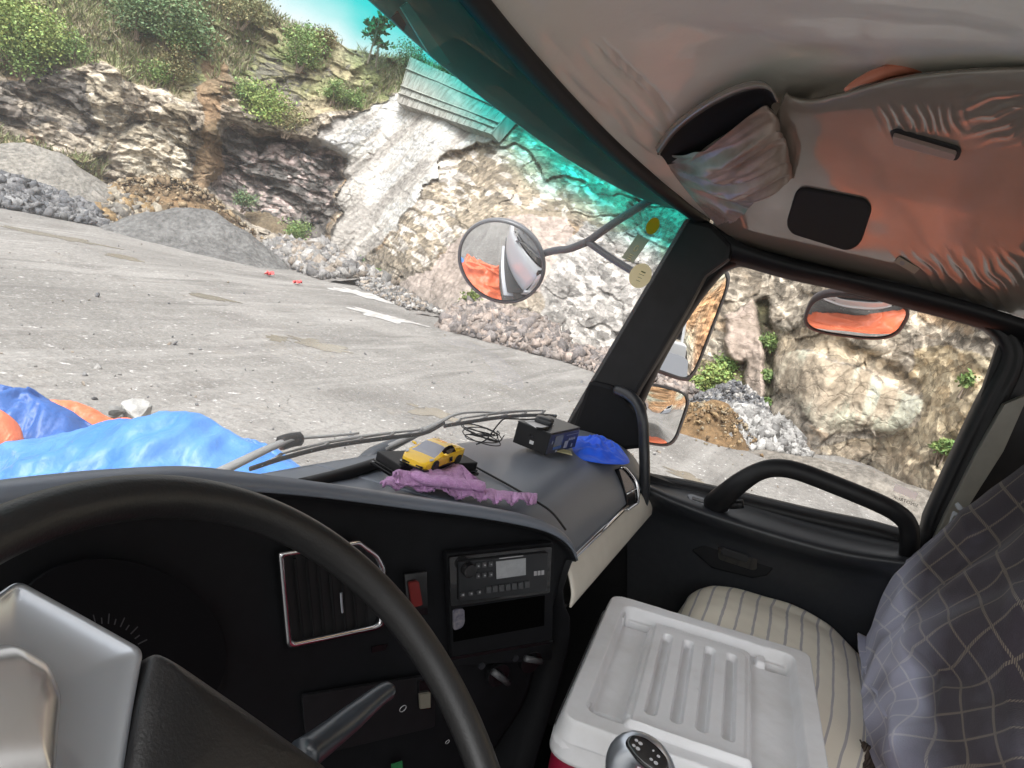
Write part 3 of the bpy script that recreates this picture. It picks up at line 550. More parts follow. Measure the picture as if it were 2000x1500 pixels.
# scattered stones
rs = np.random.default_rng(9); n = 620; pxs = np.stack([rs.uniform(-100, 1900, n), rs.uniform(330, 1000, n)], 1); pos = []
for x, y in pxs:
    vv = ray(x, y)
    if vv[2] < -.06:
        p = EYE+vv*(-CAMZ/vv[2])
        if 5 < np.hypot(p[0], p[1]) < float(rbs(np.degrees(np.arctan2(p[0], p[1])))): pos.append(p)
pos = np.array(pos); pos[:, 2] = ground_z(pos[:, 0], pos[:, 1])+.01; n = len(pos); V, F, c = rocks(pos, .012+.05*rs.random(n)**5+.002*np.linalg.norm(pos, axis=1)*rs.random(n)**2*.25, pick(WHT+GREY, n, rs), rs, .5)
tag(mk('scattered_stones', V, F, M['stone'], cols=c), 'loose pale stones lying on the quarry floor', 'stones', kind='stuff')
def strew(name, label, px, base, rx, ry, h, n, smin, smax, pal, seed):
    rs = np.random.default_rng(seed); c = on(px, base, Z=0); u = nrm(A_([c[0], c[1], 0])); s = A_([u[1], -u[0], 0]); q = rs.normal(size=(n, 2))*.45
    pos = c+s*(q[:, :1]*rx)+u*((q[:, 1:]+.8)*ry); pos[:, 2] = h*1.12*np.maximum(0, 1.04*np.exp(-np.hypot(q[:, 0], q[:, 1])**2*1.15)-.2); V, F, c_ = rocks(pos, smin+(smax-smin)*rs.random(n)**3, pick(pal, n, rs), rs); tag(mk(name, V, F, M['stone'], cols=c_), label, 'stones', kind='stuff')
strew('loose_stones', 'stones in the orange brown earth heap beside the side mirror', 1382, 858, 1.1, 1.0, .68, 700, .015, .06, [(.2, .14, .075), (.15, .1, .055), (.24, .2, .14)], 41)
strew('loose_stones', 'stones in the brown earth heap behind the grey sand', 330, 440, 3.6, 2.2, 1.9, 900, .03, .16, [(.2, .15, .09), (.25, .21, .15), (.14, .1, .06)], 42)
def boulder(px, py, s, label, c, seed, z=None):
    rs = np.random.default_rng(seed); p = on(px, py, Z=.0) if z is None else on(px, py, d=z); bm = bmesh.new(); bmesh.ops.create_icosphere(bm, subdivisions=3, radius=1)
    V = np.array([v.co[:] for v in bm.verts]); F = [tuple(v.index for v in f.verts) for f in bm.faces]; bm.free()
    for k in range(9):
        d = nrm(rs.normal(size=3)); lim = rs.uniform(.45, .8); e = np.maximum(V@d-lim, 0); V = V-e[:, None]*d
    V = V*s*A_([1.2, 1, .8])+fbm(V*3, 3, seed)[:, None]*.05*s*V
    tag(mk('boulder', V+p+A_([0, 0, s*.35]), F, M['stone'], cols=np.broadcast_to(A_(c), V.shape)*(1+.2*fbm(V*2, 3, seed)[:, None])), label, 'boulder')
boulder(541, 455, .5, 'pale boulder on the stones below the hollow', (.25, .24, .23), 1)
boulder(1392, 782, .38, 'rounded pinkish boulder behind the brown earth heap', (.23, .195, .17), 3)
boulder(262, 812, .16, 'pale angular boulder lying behind the blue tarp', (.25, .25, .24), 4); boulder(222, 812, .09, 'small grey stone left of the angular boulder behind the blue tarp', (.16, .16, .155), 5)
# puddles, spilled white powder, litter
M['mud'] = mat('muddy_water', (.135, .122, .10), .25, c2=(.165, .15, .122), ns=2, spec=.35)
M['lime'] = mat('white_powder', (.40, .395, .385), .9, c2=(.2, .192, .18), ns=3.5)
def patch(name, px, py, rx, ry, mt, seed, z=.012, **tg):
    c = on(px, py, Z=0); a = np.linspace(0, 2*np.pi, 48, endpoint=False); rr = 1+.6*fbm(np.stack([np.cos(a)*2.2, np.sin(a)*2.2, a*0+seed], -1), 4, seed)
    u = nrm(A_([c[0], c[1], 0])); s = A_([u[1], -u[0], 0]); ring = lambda k: c+(s*rx*np.cos(a)[:, None]+u*ry*np.sin(a)[:, None])*(rr*k)[:, None]
    V = np.vstack([ring(1), ring(.5), [c]]); zz = ground_z(V[:, 0], V[:, 1]); V[:, 2] = zz+z
    F = [(i, (i+1) % 48, 48+(i+1) % 48, 48+i) for i in range(48)]+[(48+i, 48+(i+1) % 48, 96) for i in range(48)]
    o = mk(name, V, F, mt, smooth=True); tag(o, **tg); return o
for i, (x, y, rx, ry) in enumerate(((612, 668, .55, .35), (545, 660, .22, .25), (120, 462, 1.0, .35), (240, 502, .5, .3), (410, 575, .5, .25), (850, 805, .5, .3), (1345, 928, .35, .2))):
    patch('puddle', x, y, rx, ry, M['mud'], 20+i, kind='structure', z=.006)
patch('white_powder', 708, 574, .85, .9, M['lime'], 31, label='white powder patch spilled on the ground beside the rubble line', cat='powder', kind='stuff'); patch('white_powder', 765, 620, .85, .55, M['lime'], 32, label='long white powder patch nearer the truck', cat='powder', kind='stuff')
M['red'] = mat('red_plastic', (.75, .06, .06), .5)
for i, (x, y, lb) in enumerate(((526, 537, 'left one of two red plastic scraps lying on the ground'), (581, 554, 'right one of two red plastic scraps lying on the ground'))):
    p = on(x, y, Z=0); g = np.linspace(-1, 1, 9); X, Y = np.meshgrid(g, g); G = np.stack([p[0]+X*.13, p[1]+Y*.09, p[2]+.05+.07*fbm(np.stack([X*2, Y*2, X*0+i], -1), 2, i)+0*X], -1)
    tag(sheet('plastic_scrap', G, M['red'], thick=.004), lb, 'litter')
# ------------------------------------------------------------------ the truck: one thing, everything fixed to it is a part
truck = thing('truck', 'white truck seen from its driver seat with dark dashboard and film covered ceiling', 'truck', (1.0, .2, 0))
_pc = np.polyfit([2.07, 1.3, .4], [.53, .72, .80], 2)
def Yw(x, z): return np.polyval(_pc, x)-.26*(z-2.15)
fw = lambda P: P[1]-Yw(P[0], P[2])
def ws(x, y, off=0):                            # a point on (or off metres outside) the windscreen
    return solve(x, y, lambda P: P[1]-off-Yw(P[0], P[2]))
ZT = np.poly1d(np.polyfit([.97, 1.356, 1.902, 2.09], [2.911, 2.864, 2.81, 2.795], 2))
xs = np.linspace(-.35, 2.07, 60); vs = np.linspace(0, 1, 40)
def ztp(x): return np.where(x < .9, 2.917+.02*(x-.9)*0, ZT(np.maximum(x, .9)))
XX, VV = np.meshgrid(xs, vs); ZZ = 2.10+(ztp(XX)-2.10)*VV; G = np.stack([XX, Yw(XX, ZZ), ZZ], -1)
tint_ = sm(.158, .072, (ztp(XX)-ZZ)+.012*fbm(G*14, 3, 3))
M['ws'] = glass('windscreen_glass', (.02, .64, .61), .95, .35, .075)
GF = G[:, :]; XF, VF = np.meshgrid(np.linspace(-.35, 2.07, 130), np.linspace(0, 1, 160)); ZF = 2.10+(ztp(XF)-2.10)*VF; GF = np.stack([XF, Yw(XF, ZF), ZF], -1)
tint_ = sm(.158, .074, (ztp(XF)-ZF)+.010*fbm(GF*22, 4, 3))
wsc = sheet('windscreen', GF, M['ws'], truck, uv=tint_.reshape(-1, 1))
tag(wsc, 'curved windscreen with a teal shade band along its top')
# stickers on the glass
def sticker(name, P, mt, lab):
    P = np.asarray(P, float); c = P.mean(0); mb = MB(); pts = np.array([ws(x, y) for x, y in P])+A_([0, -.0025, 0]); n = nrm(np.cross(pts[1]-pts[0], pts[len(P)//2]-pts[0])); n = n if n@(EYE-pts[0]) > 0 else -n
    o = mb.add(pts, [tuple(range(len(pts)))]).build(name, mt, wsc); tag(o, lab); return pts, n
def ell(cx, cy, a, b_, th, n=28):
    t_ = np.linspace(0, 2*np.pi, n, endpoint=False); c, s = math.cos(th), math.sin(th); return [(cx+a*math.cos(u)*c-b_*math.sin(u)*s, cy+a*math.cos(u)*s+b_*math.sin(u)*c) for u in t_]
M['olive'] = translu('olive_sticker', (.85, .40, .025)); M['cream_st'] = translu('cream_sticker', (.95, .86, .52)); M['green_st'] = translu('green_sticker', (.40, .44, .33))
sticker('sticker', ell(1273, 441, 17.5, 12, -1.05), M['olive'], 'small oval olive yellow sticker')
sticker('sticker', ell(1249, 538, 25.5, 21, -1.0), M['cream_st'], 'larger oval cream sticker with faint print')
p_, n_ = sticker('sticker', [(1243, 457), (1266, 469), (1235, 513), (1212, 503)], M['green_st'], 'grey green rectangular sticker with a ring mark')
mb = MB()
for k in range(24):
    a0, a1 = k*2*np.pi/24, (k+1)*2*np.pi/24; e1, e2 = nrm(p_[1]-p_[0]), nrm(p_[3]-p_[0]); c_ = p_.mean(0)+n_*.001-e2*.002
    mb.add([c_+(e1*math.cos(q)+e2*math.sin(q))*r_ for q, r_ in ((a0, .009), (a1, .009), (a1, .0065), (a0, .0065))], [(0, 1, 2, 3)])
for k in range(4):
    c_ = p_.mean(0)+n_*.001+e2*(.016+.0055*k) ; mb.add([c_+e1*u+e2*v_ for u, v_ in ((-.011, 0), (.009-.003*(k % 2), 0), (.009-.003*(k % 2), .002), (-.011, .002))], [(0, 1, 2, 3)])
mb.build('print', M['cream_st'], wsc)
mb = MB(); c_ = ws(1249, 538)+n_*.0045
for k, (w0, w1, h_) in enumerate(((-.014, .012, .003), (-.016, .015, .0012), (-.012, .012, .0012), (-.01, .014, .0012))):
    q_ = c_+e2*(-.014+.009*k); mb.add([q_+e1*u+e2*v_ for u, v_ in ((w0, 0), (w1, 0), (w1, h_), (w0, h_))], [(0, 1, 2, 3)])
mb.build('print', mat('green_print', (.2, .24, .08), .6), wsc)
# rubber seal along the top and right edge
sx = np.linspace(-.3, 2.075, 40); top = np.stack([sx, Yw(sx, ztp(sx))-.012, ztp(sx)+.006], -1)
mb = MB().tube(top, .021, 10, flat=.8); mb.tube(top+A_([0, .02, .028]), .024, 8); mb.build('windscreen_seal', M['rubber'], truck, True)
# sun visor outside the glass
M['visor'] = mat('tinted_visor', (.34, .40, .40), .35, c2=(.40, .46, .455), ns=6)
vl = [(600, -120), (660, -55), (720, 0), (860, 125), (1000, 235), (1120, 318), (1245, 385), (1335, 414)]
lo = np.array([ws(x, y, .10) for x, y in vl]); lo = cr(lo, 40); hi = np.stack([lo[:, 0], Yw(lo[:, 0], 2.97)+.03, np.full(40, 2.99)], -1); midv = (lo+hi)/2+A_([0, .03, .02])
vis_ = sheet('sun_visor', loft([lo, midv, hi], 60, 14), M['visor'], truck, .006); tag(vis_, 'dark tinted outer sun visor over the windscreen top')
Fv = plane3(ws(775, 35, .085), ws(860, 115, .085), ws(900, 60, .1))
mb = MB(); Fv.slab(mb, [(783, 14), (797, 4), (880, 122), (868, 132), (840, 108)], 0, .003); mb.build('visor_print', mat('grey_paint', (.75, .75, .75), .5), vis_)
mb = MB(); Fv.slab(mb, [(765, 36), (778, 22), (794, 48), (788, 60)], .0035, .006); mb.build('visor_print', M['red'], vis_)
# A-pillar
def xslab(P, X, th, mb=None, r=0):
    P = rpoly(P, r) if r else np.asarray(P, float); mb = mb or MB(); return mb.prism([on(x, y, X=X) for x, y in P], A_([-1., 0, 0]), th)
mb = xslab([(1338, 424), (1392, 438), (1430, 478), (1425, 506), (1378, 540), (1345, 600), (1250, 760), (1192, 868), (1118, 868), (1100, 836), (1115, 806)], 2.03, .09)
mb.build('windscreen_pillar', M['black'], truck, bevel=.012)
mb = xslab([(1150, 742), (1196, 752), (1262, 830), (1262, 875), (1195, 882), (1108, 862)], 2.015, .05); mb.build('pillar_foot_cover', M['panel'], truck, bevel=.012)
# black rail over the door
rl = [on(x, y, X=2.045) for x, y in ((1375, 428), (1415, 452), (1450, 475), (1540, 506), (1650, 532), (1770, 557), (1900, 592), (2040, 636))]; rl2 = [on(x, y, X=2.06) for x, y in ((1370, 470), (1400, 500), (1445, 508), (1540, 534), (1650, 558), (1770, 590), (1900, 624), (2040, 668))]
rl3 = [p+A_([.03, 0, -.012]) for p in rl2]
sheet('door_header', loft([rl, [(A_(a)+A_(b_))/2+A_([-.012, 0, 0]) for a, b_ in zip(rl, rl2)], rl2, rl3], 60, 16), M['black'], truck, .004)
# B-pillar, belt trim, dark wall behind
mb = xslab([(1962, 640), (2080, 660), (2080, 1100), (1905, 1330), (1700, 1330), (1790, 1130), (1824, 1040)], 2.09, .03); mb.build('rear_pillar', M['black'], truck, bevel=.004)
mb = xslab([(1962, 790), (2010, 770), (1960, 882), (1885, 1000), (1815, 1082), (1806, 1092), (1868, 965), (1908, 885)], 2.045, .03); mb.build('pillar_trim', mat('grey_trim', (.20, .19, .165), .6, c2=(.23, .22, .19), ns=20), truck, bevel=.006)
blt = MB(); ba = [on(1925, 690, X=2.03), on(1900, 830, X=2.03), on(1868, 1005, X=2.0), on(1810, 1200, X=2.0)]
mb = MB(); c_ = on(1888, 998, X=1.96); F_ = Fr(c_, -ray(1888, 998)); F_.slab(mb, [(1864, 985), (1872, 980), (1880, 990), (1915, 1004), (1912, 1013), (1895, 1013), (1868, 994)], -.006, .006); sb = mb.build('seat_belt_guide', M['satin'], truck, bevel=.002); tag(sb, 'seat belt tongue hanging beside the rear pillar')
mb = MB(); P_ = rpoly([(1861, 997), (1884, 1010), (1872, 1030), (1852, 1024)], 3, 3); n0 = len(P_)
inn = rpoly([(1863, 1006), (1876, 1013), (1869, 1023), (1858, 1019)], 2, 3); a0, b0 = F_.poly(P_, .004), F_.poly(inn, .004)
mb.add(np.vstack([a0, b0, a0-F_.n*.004, b0-F_.n*.004]), [(i, (i+1) % n0, n0+(i+1) % n0, n0+i) for i in range(n0)]+[(i, 2*n0+i, 2*n0+(i+1) % n0, (i+1) % n0) for i in range(n0)]+[(n0+i, n0+(i+1) % n0, 3*n0+(i+1) % n0, 3*n0+i) for i in range(n0)])
mb.build('belt_tongue', M['satin'], sb)

# door: frame ring, pane, lower trim
open_px = [(1222, 862), (1290, 712), (1352, 608), (1398, 548), (1422, 527), (1462, 521), (1580, 549), (1700, 581), (1800, 608), (1885, 632), (1930, 650), (1950, 678), (1950, 705), (1905, 790), (1855, 895), (1806, 1003), (1788, 1040), (1700, 1020), (1600, 1000), (1480, 972), (1360, 945), (1240, 922), (1212, 905)]
out_px = [(1168, 862), (1248, 700), (1318, 580), (1368, 512), (1412, 480), (1470, 480), (1590, 512), (1710, 545), (1810, 572), (1905, 598), (1965, 622), (1998, 668), (1998, 720), (1955, 812), (1890, 945), (1842, 1050), (1830, 1100), (1700, 1075), (1600, 1052), (1480, 1022), (1360, 990), (1235, 955), (1175, 930)]
NR = 110
oc, ic = cr(open_px+open_px[:1], NR)[:-1], cr(out_px+out_px[:1], NR)[:-1]
iw = np.array([on(x, y, X=2.10) for x, y in oc]); ow = np.array([on(x, y, X=2.085) for x, y in ic]); iw2 = np.array([on(x, y, X=2.075) for x, y in oc*.84+ic*.16]); mid2 = np.array([on(x, y, X=2.066) for x, y in oc*.55+ic*.45]); gr_ = np.array([on(x, y, X=2.08) for x, y in oc*.4+ic*.6]); md3 = np.array([on(x, y, X=2.068) for x, y in oc*.3+ic*.7])
rings = np.stack([iw+A_([.03, 0, 0]), iw, iw2, mid2, gr_, md3, ow, ow+A_([.05, 0, 0])])
door = mk('door', rings.reshape(-1, 3), gridf(8, NR-1, True), M['black'], truck, True); tag(door, 'black passenger door with a large window')
mk('window_pane', np.array([on(x, y, X=2.112) for x, y in oc*1.0]), [tuple(range(NR-1))], M['glass'], door)
Fd = Fr(on(1770, 960, X=2.116), A_([-1., 0, 0]))
mb = MB(); mb.add(Fd.poly([(1749, 945), (1794, 963), (1788, 976), (1744, 958)]), [(0, 1, 2, 3)]); mb.build('window_label', translu('white_label', (.93, .95, .98), .8), door)
e_x, e_y = Fd.at(1778, 978)-Fd.at(1745, 966), Fd.at(1747, 960)-Fd.at(1744, 970)
text('etched_name', 'SINOTRUK', Fd.at(1743, 973), e_x, e_y, .0125, M['black'], door, Fd.n, .001, True)
ks = lambda P, X: [on(x, y, X=X) for x, y in P]
lat = lambda P, dy: [(x, y+dy) for x, y in P]
c0 = [(1205, 912), (1240, 921), (1360, 944), (1480, 971), (1600, 998), (1700, 1018), (1830, 1050)]
lip = [(1225, 948), (1270, 962), (1320, 984), (1420, 1020), (1560, 1062), (1680, 1090), (1850, 1112)]
mid_ = [(1215, 932), (1258, 941), (1350, 964), (1460, 994), (1580, 1028), (1690, 1054), (1840, 1084)]
tr = loft([ks(c0, 2.1), ks(lat(c0, 9), 2.085), ks(mid_, 2.055), ks(lat(lip, -12), 1.985), ks(lip, 1.972), ks(lat(lip, 14), 1.985), ks(lat(lip, 50), 2.03), ks(lat(lip, 170), 2.05), ks(lat(lip, 420), 2.05), ks(lat(lip, 900), 2.06)], 90, 110)
lin_ = sheet('door_trim', tr, M['dash'], door)
mb = MB(); mb.box((2.085, .14, 1.66), .03, .95, .86); mb.build('kick_panel', M['black'], truck)
hp = [on(x, y, X=X) for x, y, X in ((1398, 985, 2.02), (1415, 968, 1.985), (1445, 943, 1.965), (1480, 922, 1.96), (1515, 914, 1.96), (1560, 921, 1.96), (1640, 951, 1.96), (1715, 982, 1.96), (1752, 1002, 1.965), (1772, 1022, 1.975), (1777, 1050, 1.99), (1774, 1095, 2.03))]
mb = MB().tube(cr(hp, 60), np.interp(np.linspace(0, 1, 60), [0, .12, .25, 1], [.034, .028, .023, .0225]), 14, flat=1.0); mb.build('grab_bar', M['black'], door, True)
mb = MB().tube(cr([on(x, y, X=2.0) for x, y in ((1388, 972), (1420, 985), (1452, 984))], 8), .012, 8); mb.build('grab_bar_foot', M['black'], door, True)
Fl = plane3(on(1345, 972, X=2.03), on(1425, 998, X=2.03), on(1380, 995, X=2.0))
mb = MB(); Fl.slab(mb, rpoly([(1342, 966), (1350, 964), (1425, 988), (1424, 1001), (1412, 1000), (1348, 976)], 5), .0, .008); mb.build('switch_plate', M['satin'], door, bevel=.002)
mb = MB(); Fl.slab(mb, rpoly([(1352, 969), (1420, 990), (1417, 996), (1352, 974)], 3), .008, .010); mb.build('window_switch', M['gloss'], door)
mb = MB(); Fl.slab(mb, rpoly([(1395, 982), (1408, 986), (1406, 991), (1395, 988)], 2), .010, .0125); mb.build('switch_key', M['satin'], door)
Fh = Fr(on(1440, 1085, X=2.038), A_([-1., 0, .05]))
mb = MB(); Fh.slab(mb, [(1350, 1075), (1400, 1052), (1440, 1055), (1530, 1090), (1498, 1125), (1470, 1130), (1390, 1110)], -.01, .004); mb.build('handle_panel', M['panel'], door, bevel=.004)
mb = MB(); Fh.slab(mb, rpoly([(1402, 1056), (1480, 1082), (1478, 1112), (1470, 1114), (1402, 1092)], 8), .004, .007); mb.build('handle_recess', M['gloss'], door)
mb = MB(); Fh.slab(mb, rpoly([(1408, 1068), (1462, 1086), (1460, 1100), (1408, 1084)], 5), .008, .018); mb.build('door_handle', M['black'], door, bevel=.003)
# grab pipe on the pillar
gp = [on(x, y, X=X) for x, y, X in ((1205, 762, 2.0), (1228, 772, 1.97), (1246, 790, 1.95), (1255, 820, 1.94), (1258, 870, 1.94), (1259, 930, 1.94), (1257, 975, 1.95), (1246, 1004, 1.98), (1236, 1012, 2.03))]
MB().tube(cr(gp, 50), .0145, 14).build('grab_handle', M['dash'], truck, True)

# dashboard
pl = cr([(-.35, .5, 0), (.2, .56, 0), (.5, .55, 0), (.75, .51, 0), (.95, .45, 0), (1.12, .35, 0), (1.29, .235, 0), (1.36, .185, 0)], 120)
Yp = lambda x: np.interp(x, pl[:, 0], pl[:, 1]); gpn = lambda P: P[1]-Yp(P[0])
hood_px = [(-60, 978), (0, 967), (100, 955), (200, 945), (350, 936), (470, 944), (600, 956), (700, 969), (800, 983), (940, 1002), (1040, 1022), (1085, 1040), (1110, 1062), (1121, 1085)]
hood = cr([solve(x, y, gpn) for x, y in hood_px], 110); he = hood.copy()
back = np.stack([np.linspace(-.1, 1.40, 110), Yw(np.linspace(-.1, 1.40, 110), 2.15)-.03, np.full(110, 2.14)], -1)
seam = cr([on(920, 908, Z=2.17), on(1000, 952, Z=2.172), on(1075, 1000, Z=2.16)], 10)
# top cover from the hood edge to the windscreen
nv = A_([-.5, -.75, 0]); 
t_rows = [hood+A_([0, 0, -.004])+nrm(nv)*.012, hood+A_([0, 0, .004])+nrm(nv)*.006, hood+A_([.006, .012, .006]), hood*.72+back*.28+A_([0, 0, .006])*0, back*.55+hood*.45, back]
dash = sheet('dashboard', loft(t_rows, 110, 40), M['pad'], truck, .003); tag(dash, 'dark grey wrap-around dashboard')
# face of the panel below the hood edge
rows = [hood+A_([0, 0, -.006])+nrm(nv)*.010, hood+A_([.004, .007, -.014])]
for dz in (.03, .1, .2, .3, .42, .7): rows.append(np.stack([hood[:, 0], np.array([Yp(x) for x in hood[:, 0]])+.012+ (0 if dz < .3 else (dz-.3)*.25), np.minimum(hood[:, 2]-.02, hood[-12, 2]+.05)*0+hood[:, 2]*(1-min(dz/.2, 1))+2.0*min(dz/.2, 1)-max(dz-.1, 0)], -1))
sheet('fascia', loft(rows, 110, 60), M['panel'], dash, .003)
# side cheek of the centre stack
e_ = hood[-1]; ck = [[e_, e_+A_([0, 0, -.08]), e_+A_([.045, -.03, -.2]), e_+A_([.05, -.03, -.65])], [q+A_([.05, .22, 0]) for q in (e_, e_+A_([0, 0, -.08]), e_+A_([.045, -.03, -.2]), e_+A_([.05, -.03, -.65]))]]
sheet('stack_cheek', loft([cr(ck[0], 20), cr(ck[1], 20)], 20, 6), M['panel'], dash, .004)
# passenger side: top pad bending down to the chrome strip
xs_ = np.linspace(1.09, 2.045, 80); rws = []
for yv, zv in ((None, 2.140), (.50, 2.166), (.44, 2.172), (.385, 2.168), (.34, 2.150), (.305, 2.118), (.283, 2.088), (.276, 2.078)):
    yy = np.polyval(_pc, xs_)-.03 if yv is None else np.maximum(np.minimum(np.full(80, yv), np.polyval(_pc, xs_)-.05), np.where(xs_ < 1.27, Yp(xs_)+.03, 0))
    zz_ = np.full(80, zv) if yv is None else np.interp(yy, [.276, .283, .305, .34, .385, .44, .5], [2.078, 2.088, 2.118, 2.150, 2.168, 2.172, 2.166])
    rws.append(np.stack([xs_, yy, zz_-.02*sm(1.95, 2.06, xs_)], -1))
pad = sheet('passenger_dash', loft(rws, 80, 50), M['pad'], dash, .003)
mb = MB().tube(cr([on(918, 906, Z=2.1745), on(960, 929, Z=2.1765), on(1000, 951, Z=2.1765), on(1045, 978, Z=2.176), on(1078, 1001, Z=2.164), on(1105, 1035, Z=2.14)], 30), .0022, 6); mb.build('dash_seam', M['black'], dash, True)
MB().tube([A_([1.30, .271, 2.074]), A_([1.7, .271, 2.074]), A_([1.845, .271, 2.073])], .005, 8).build('chrome_strip', M['chrome'], dash, True)
bx = np.linspace(1.28, 2.03, 40); bl = [np.stack([bx, np.full(40, y_), np.full(40, z_)], -1) for y_, z_ in ((.274, 2.068), (.262, 2.055), (.247, 2.025), (.243, 1.998))]
sheet('lower_panel', loft(bl, 40, 16), M['beige'], dash, .004); bl2 = [np.stack([bx, np.full(40, y_), np.full(40, z_)], -1) for y_, z_ in ((.25, 1.996), (.33, 1.97), (.42, 1.7), (.5, 1.3))]
sheet('knee_panel', loft(bl2, 40, 16), M['black'], dash, .004)
# end vent beside the door
Fe = plane3(on(1222, 920, X=1.80), on(1246, 985, X=1.80), on(1212, 985, X=1.74)); vp = rpoly([(1208, 914), (1218, 912), (1240, 938), (1246, 958), (1246, 980), (1232, 992), (1226, 990), (1222, 962)], 6)
mb = MB(); Fe.slab(mb, vp, -.02, .004); ev = mb.build('air_vent', M['gloss'], dash, bevel=.002)
mb = MB().tube(cr([Fe.at(x, y, .007) for x, y in ((1212, 913), (1222, 915), (1240, 938), (1246, 958), (1246, 980), (1233, 991), (1226, 996))], 30), .0034, 8); mb.tube([Fe.at(1224, 965, .006), Fe.at(1233, 960, .008), Fe.at(1243, 955, .006)], .002, 6); mb.build('vent_trim', M['chrome'], ev, True)
# windscreen foot rail (black strip at left) 
MB().tube(cr([on(600, 952, Z=2.16), on(680, 931, Z=2.16), on(760, 905, Z=2.163)], 20)+A_([0, .012, .0]), .011, 8).build('cowl_strip', M['black'], dash, True)
# fascia faces
def pf(a, b_, c_): return plane3(solve(*a, gpn), solve(*b_, gpn), solve(*c_, gpn))
Fr_ = pf((885, 1090), (1076, 1067), (1000, 1250)); 
mb = MB(); Fr_.slab(mb, rpoly([(872, 1082), (1082, 1060), (1078, 1290), (884, 1300)], 6), .0, .012); stk = mb.build('stack_frame', M['panel'], dash, bevel=.003)
mb = MB(); Fr_.slab(mb, rpoly([(877, 1088), (1078, 1067), (1074, 1158), (880, 1186)], 4), .012, .016); mb.build('radio_surround', M['gloss'], dash, bevel=.001)
mb = MB(); Fr_.slab(mb, rpoly([(896, 1098), (1071, 1079), (1068, 1155), (897, 1176)], 3), .016, .020); rad = mb.build('radio', mat('radio_face', (.012, .013, .015), .4), dash, bevel=.001); tag(rad, 'car radio with a grey display')
mb = MB(); Fr_.slab(mb, [(969, 1097), (1027, 1090), (1027, 1123), (970, 1131)], .020, .0205); mb.build('display', mat('lcd', (.30, .31, .32), .35, c2=(.24, .25, .26), ns=60), rad)
mb = MB(); 
for r_ in range(2):
    for c__ in range(3): x, y = 934+c__*12.5, 1106-c__*1.6+r_*20; Fr_.slab(mb, rpoly([(x-4, y-5), (x+4, y-6), (x+4, y+4), (x-4, y+5)], 2, 3), .020, .0225)
for k in range(7): x, y = 955+k*12.5, 1153-k*1.7; Fr_.slab(mb, [(x-4.5, y-6), (x+4.5, y-7), (x+4.5, y+5), (x-4.5, y+6)], .020, .0225)
for k in range(3): x, y = 904+k*16, 1163-k*2.5; Fr_.slab(mb, rpoly([(x-4, y-4), (x+4, y-5), (x+4, y+3), (x-4, y+4)], 2, 3), .020, .0225)
mb.build('buttons', mat('button_grey', (.05, .052, .055), .4), rad, bevel=.0006)
mb = MB(); mb.disc(Fr_.at(919, 1116, .032), Fr_.n, .0115, .012); mb.build('knob', M['gloss'], rad, bevel=.001)
mb = MB()
for r_ in range(2):
    for c__ in range(3): x, y = 935+c__*12.5, 1106-c__*1.6+r_*20; Fr_.slab(mb, [(x-1.3, y-1.5), (x+1.3, y-1.5), (x+1.3, y+1), (x-1.3, y+1)], .0225, .0228)
for k in range(3): x, y = 905+k*16, 1162-k*2.5; Fr_.slab(mb, [(x-1.3, y-1.5), (x+1.6, y-1.5), (x+1.6, y+1.5), (x-1.3, y+1.5)], .0225, .0228)
Fr_.slab(mb, [(975, 1090), (1022, 1084.5), (1022, 1086.5), (975, 1092)], .0205, .0207)
for k in range(3): Fr_.slab(mb, [(1043+k*7.2, 1116-k*.8), (1048.5+k*7.2, 1115.4-k*.8), (1048.5+k*7.2, 1124-k*.8), (1043+k*7.2, 1124.8-k*.8)], .020, .0203)
_all = np.vstack(mb.V)
for k in range(len(mb.V)): mk('marking', mb.V[k], [(0, 1, 2, 3), (7, 6, 5, 4), (0, 4, 5, 1), (1, 5, 6, 2), (2, 6, 7, 3), (3, 7, 4, 0)], M['grey_mark'], rad)
mb = MB(); Fr_.slab(mb, [(884, 1190), (1064, 1163), (1063, 1222), (886, 1254)], .012, .0128); sl_ = mb.build('storage_slot', mat('slot_shade', (.002, .002, .002), .9, spec=0), dash)  # flat slab coloured near black for the shade inside the open slot
mb = MB(); Fr_.slab(mb, rpoly([(885, 1192), (907, 1189), (908, 1215), (903, 1226), (886, 1232)], 6), .0128, .016); mb.build('paper_scrap', mat('paper_scrap', (.16, .15, .165), .7, c2=(.05, .05, .08), ns=90), sl_)
mb = MB(); Fr_.slab(mb, [(880, 1284), (1080, 1250), (1080, 1256), (880, 1290)], .0122, .0135); mb.build('stack_groove', M['gloss'], dash)
for k, (x, y) in enumerate(((975, 1320), (1038, 1294))):
    mb = MB(); mb.disc(Fr_.at(x, y, .014), Fr_.n, .022, .012); kb = mb.build('climate_knob', M['gloss'], dash, bevel=.002)
    mb = MB(); a_, b_ = Fr_.at(x-12, y-8, .024), Fr_.at(x+18, y+14 if k == 0 else y-2, .024); mb.tube([a_, (a_+b_)/2, b_], .006, 8); mb.build('knob_grip', mat('knob_grip', (.06, .062, .066), .35), kb, True)
for x, y in ((942, 1302), (1008, 1287)): MB().disc(Fr_.at(x, y, .0145), Fr_.n, .006, .004, 16).build('indicator_button', M['dash'], dash)
mb = MB(); Fs = pf((790, 1120), (830, 1120), (810, 1200)); Fs.slab(mb, [(790, 1122), (834, 1116), (836, 1200), (795, 1204)], .0, .006); hz = mb.build('hazard_switch', M['gloss'], dash, bevel=.001)
mb = MB(); Fs.slab(mb, rpoly([(799, 1139), (818, 1135), (826, 1182), (806, 1187)], 4), .006, .010); mb.build('switch_key', mat('dark_red', (.12, .010, .009), .5), hz)
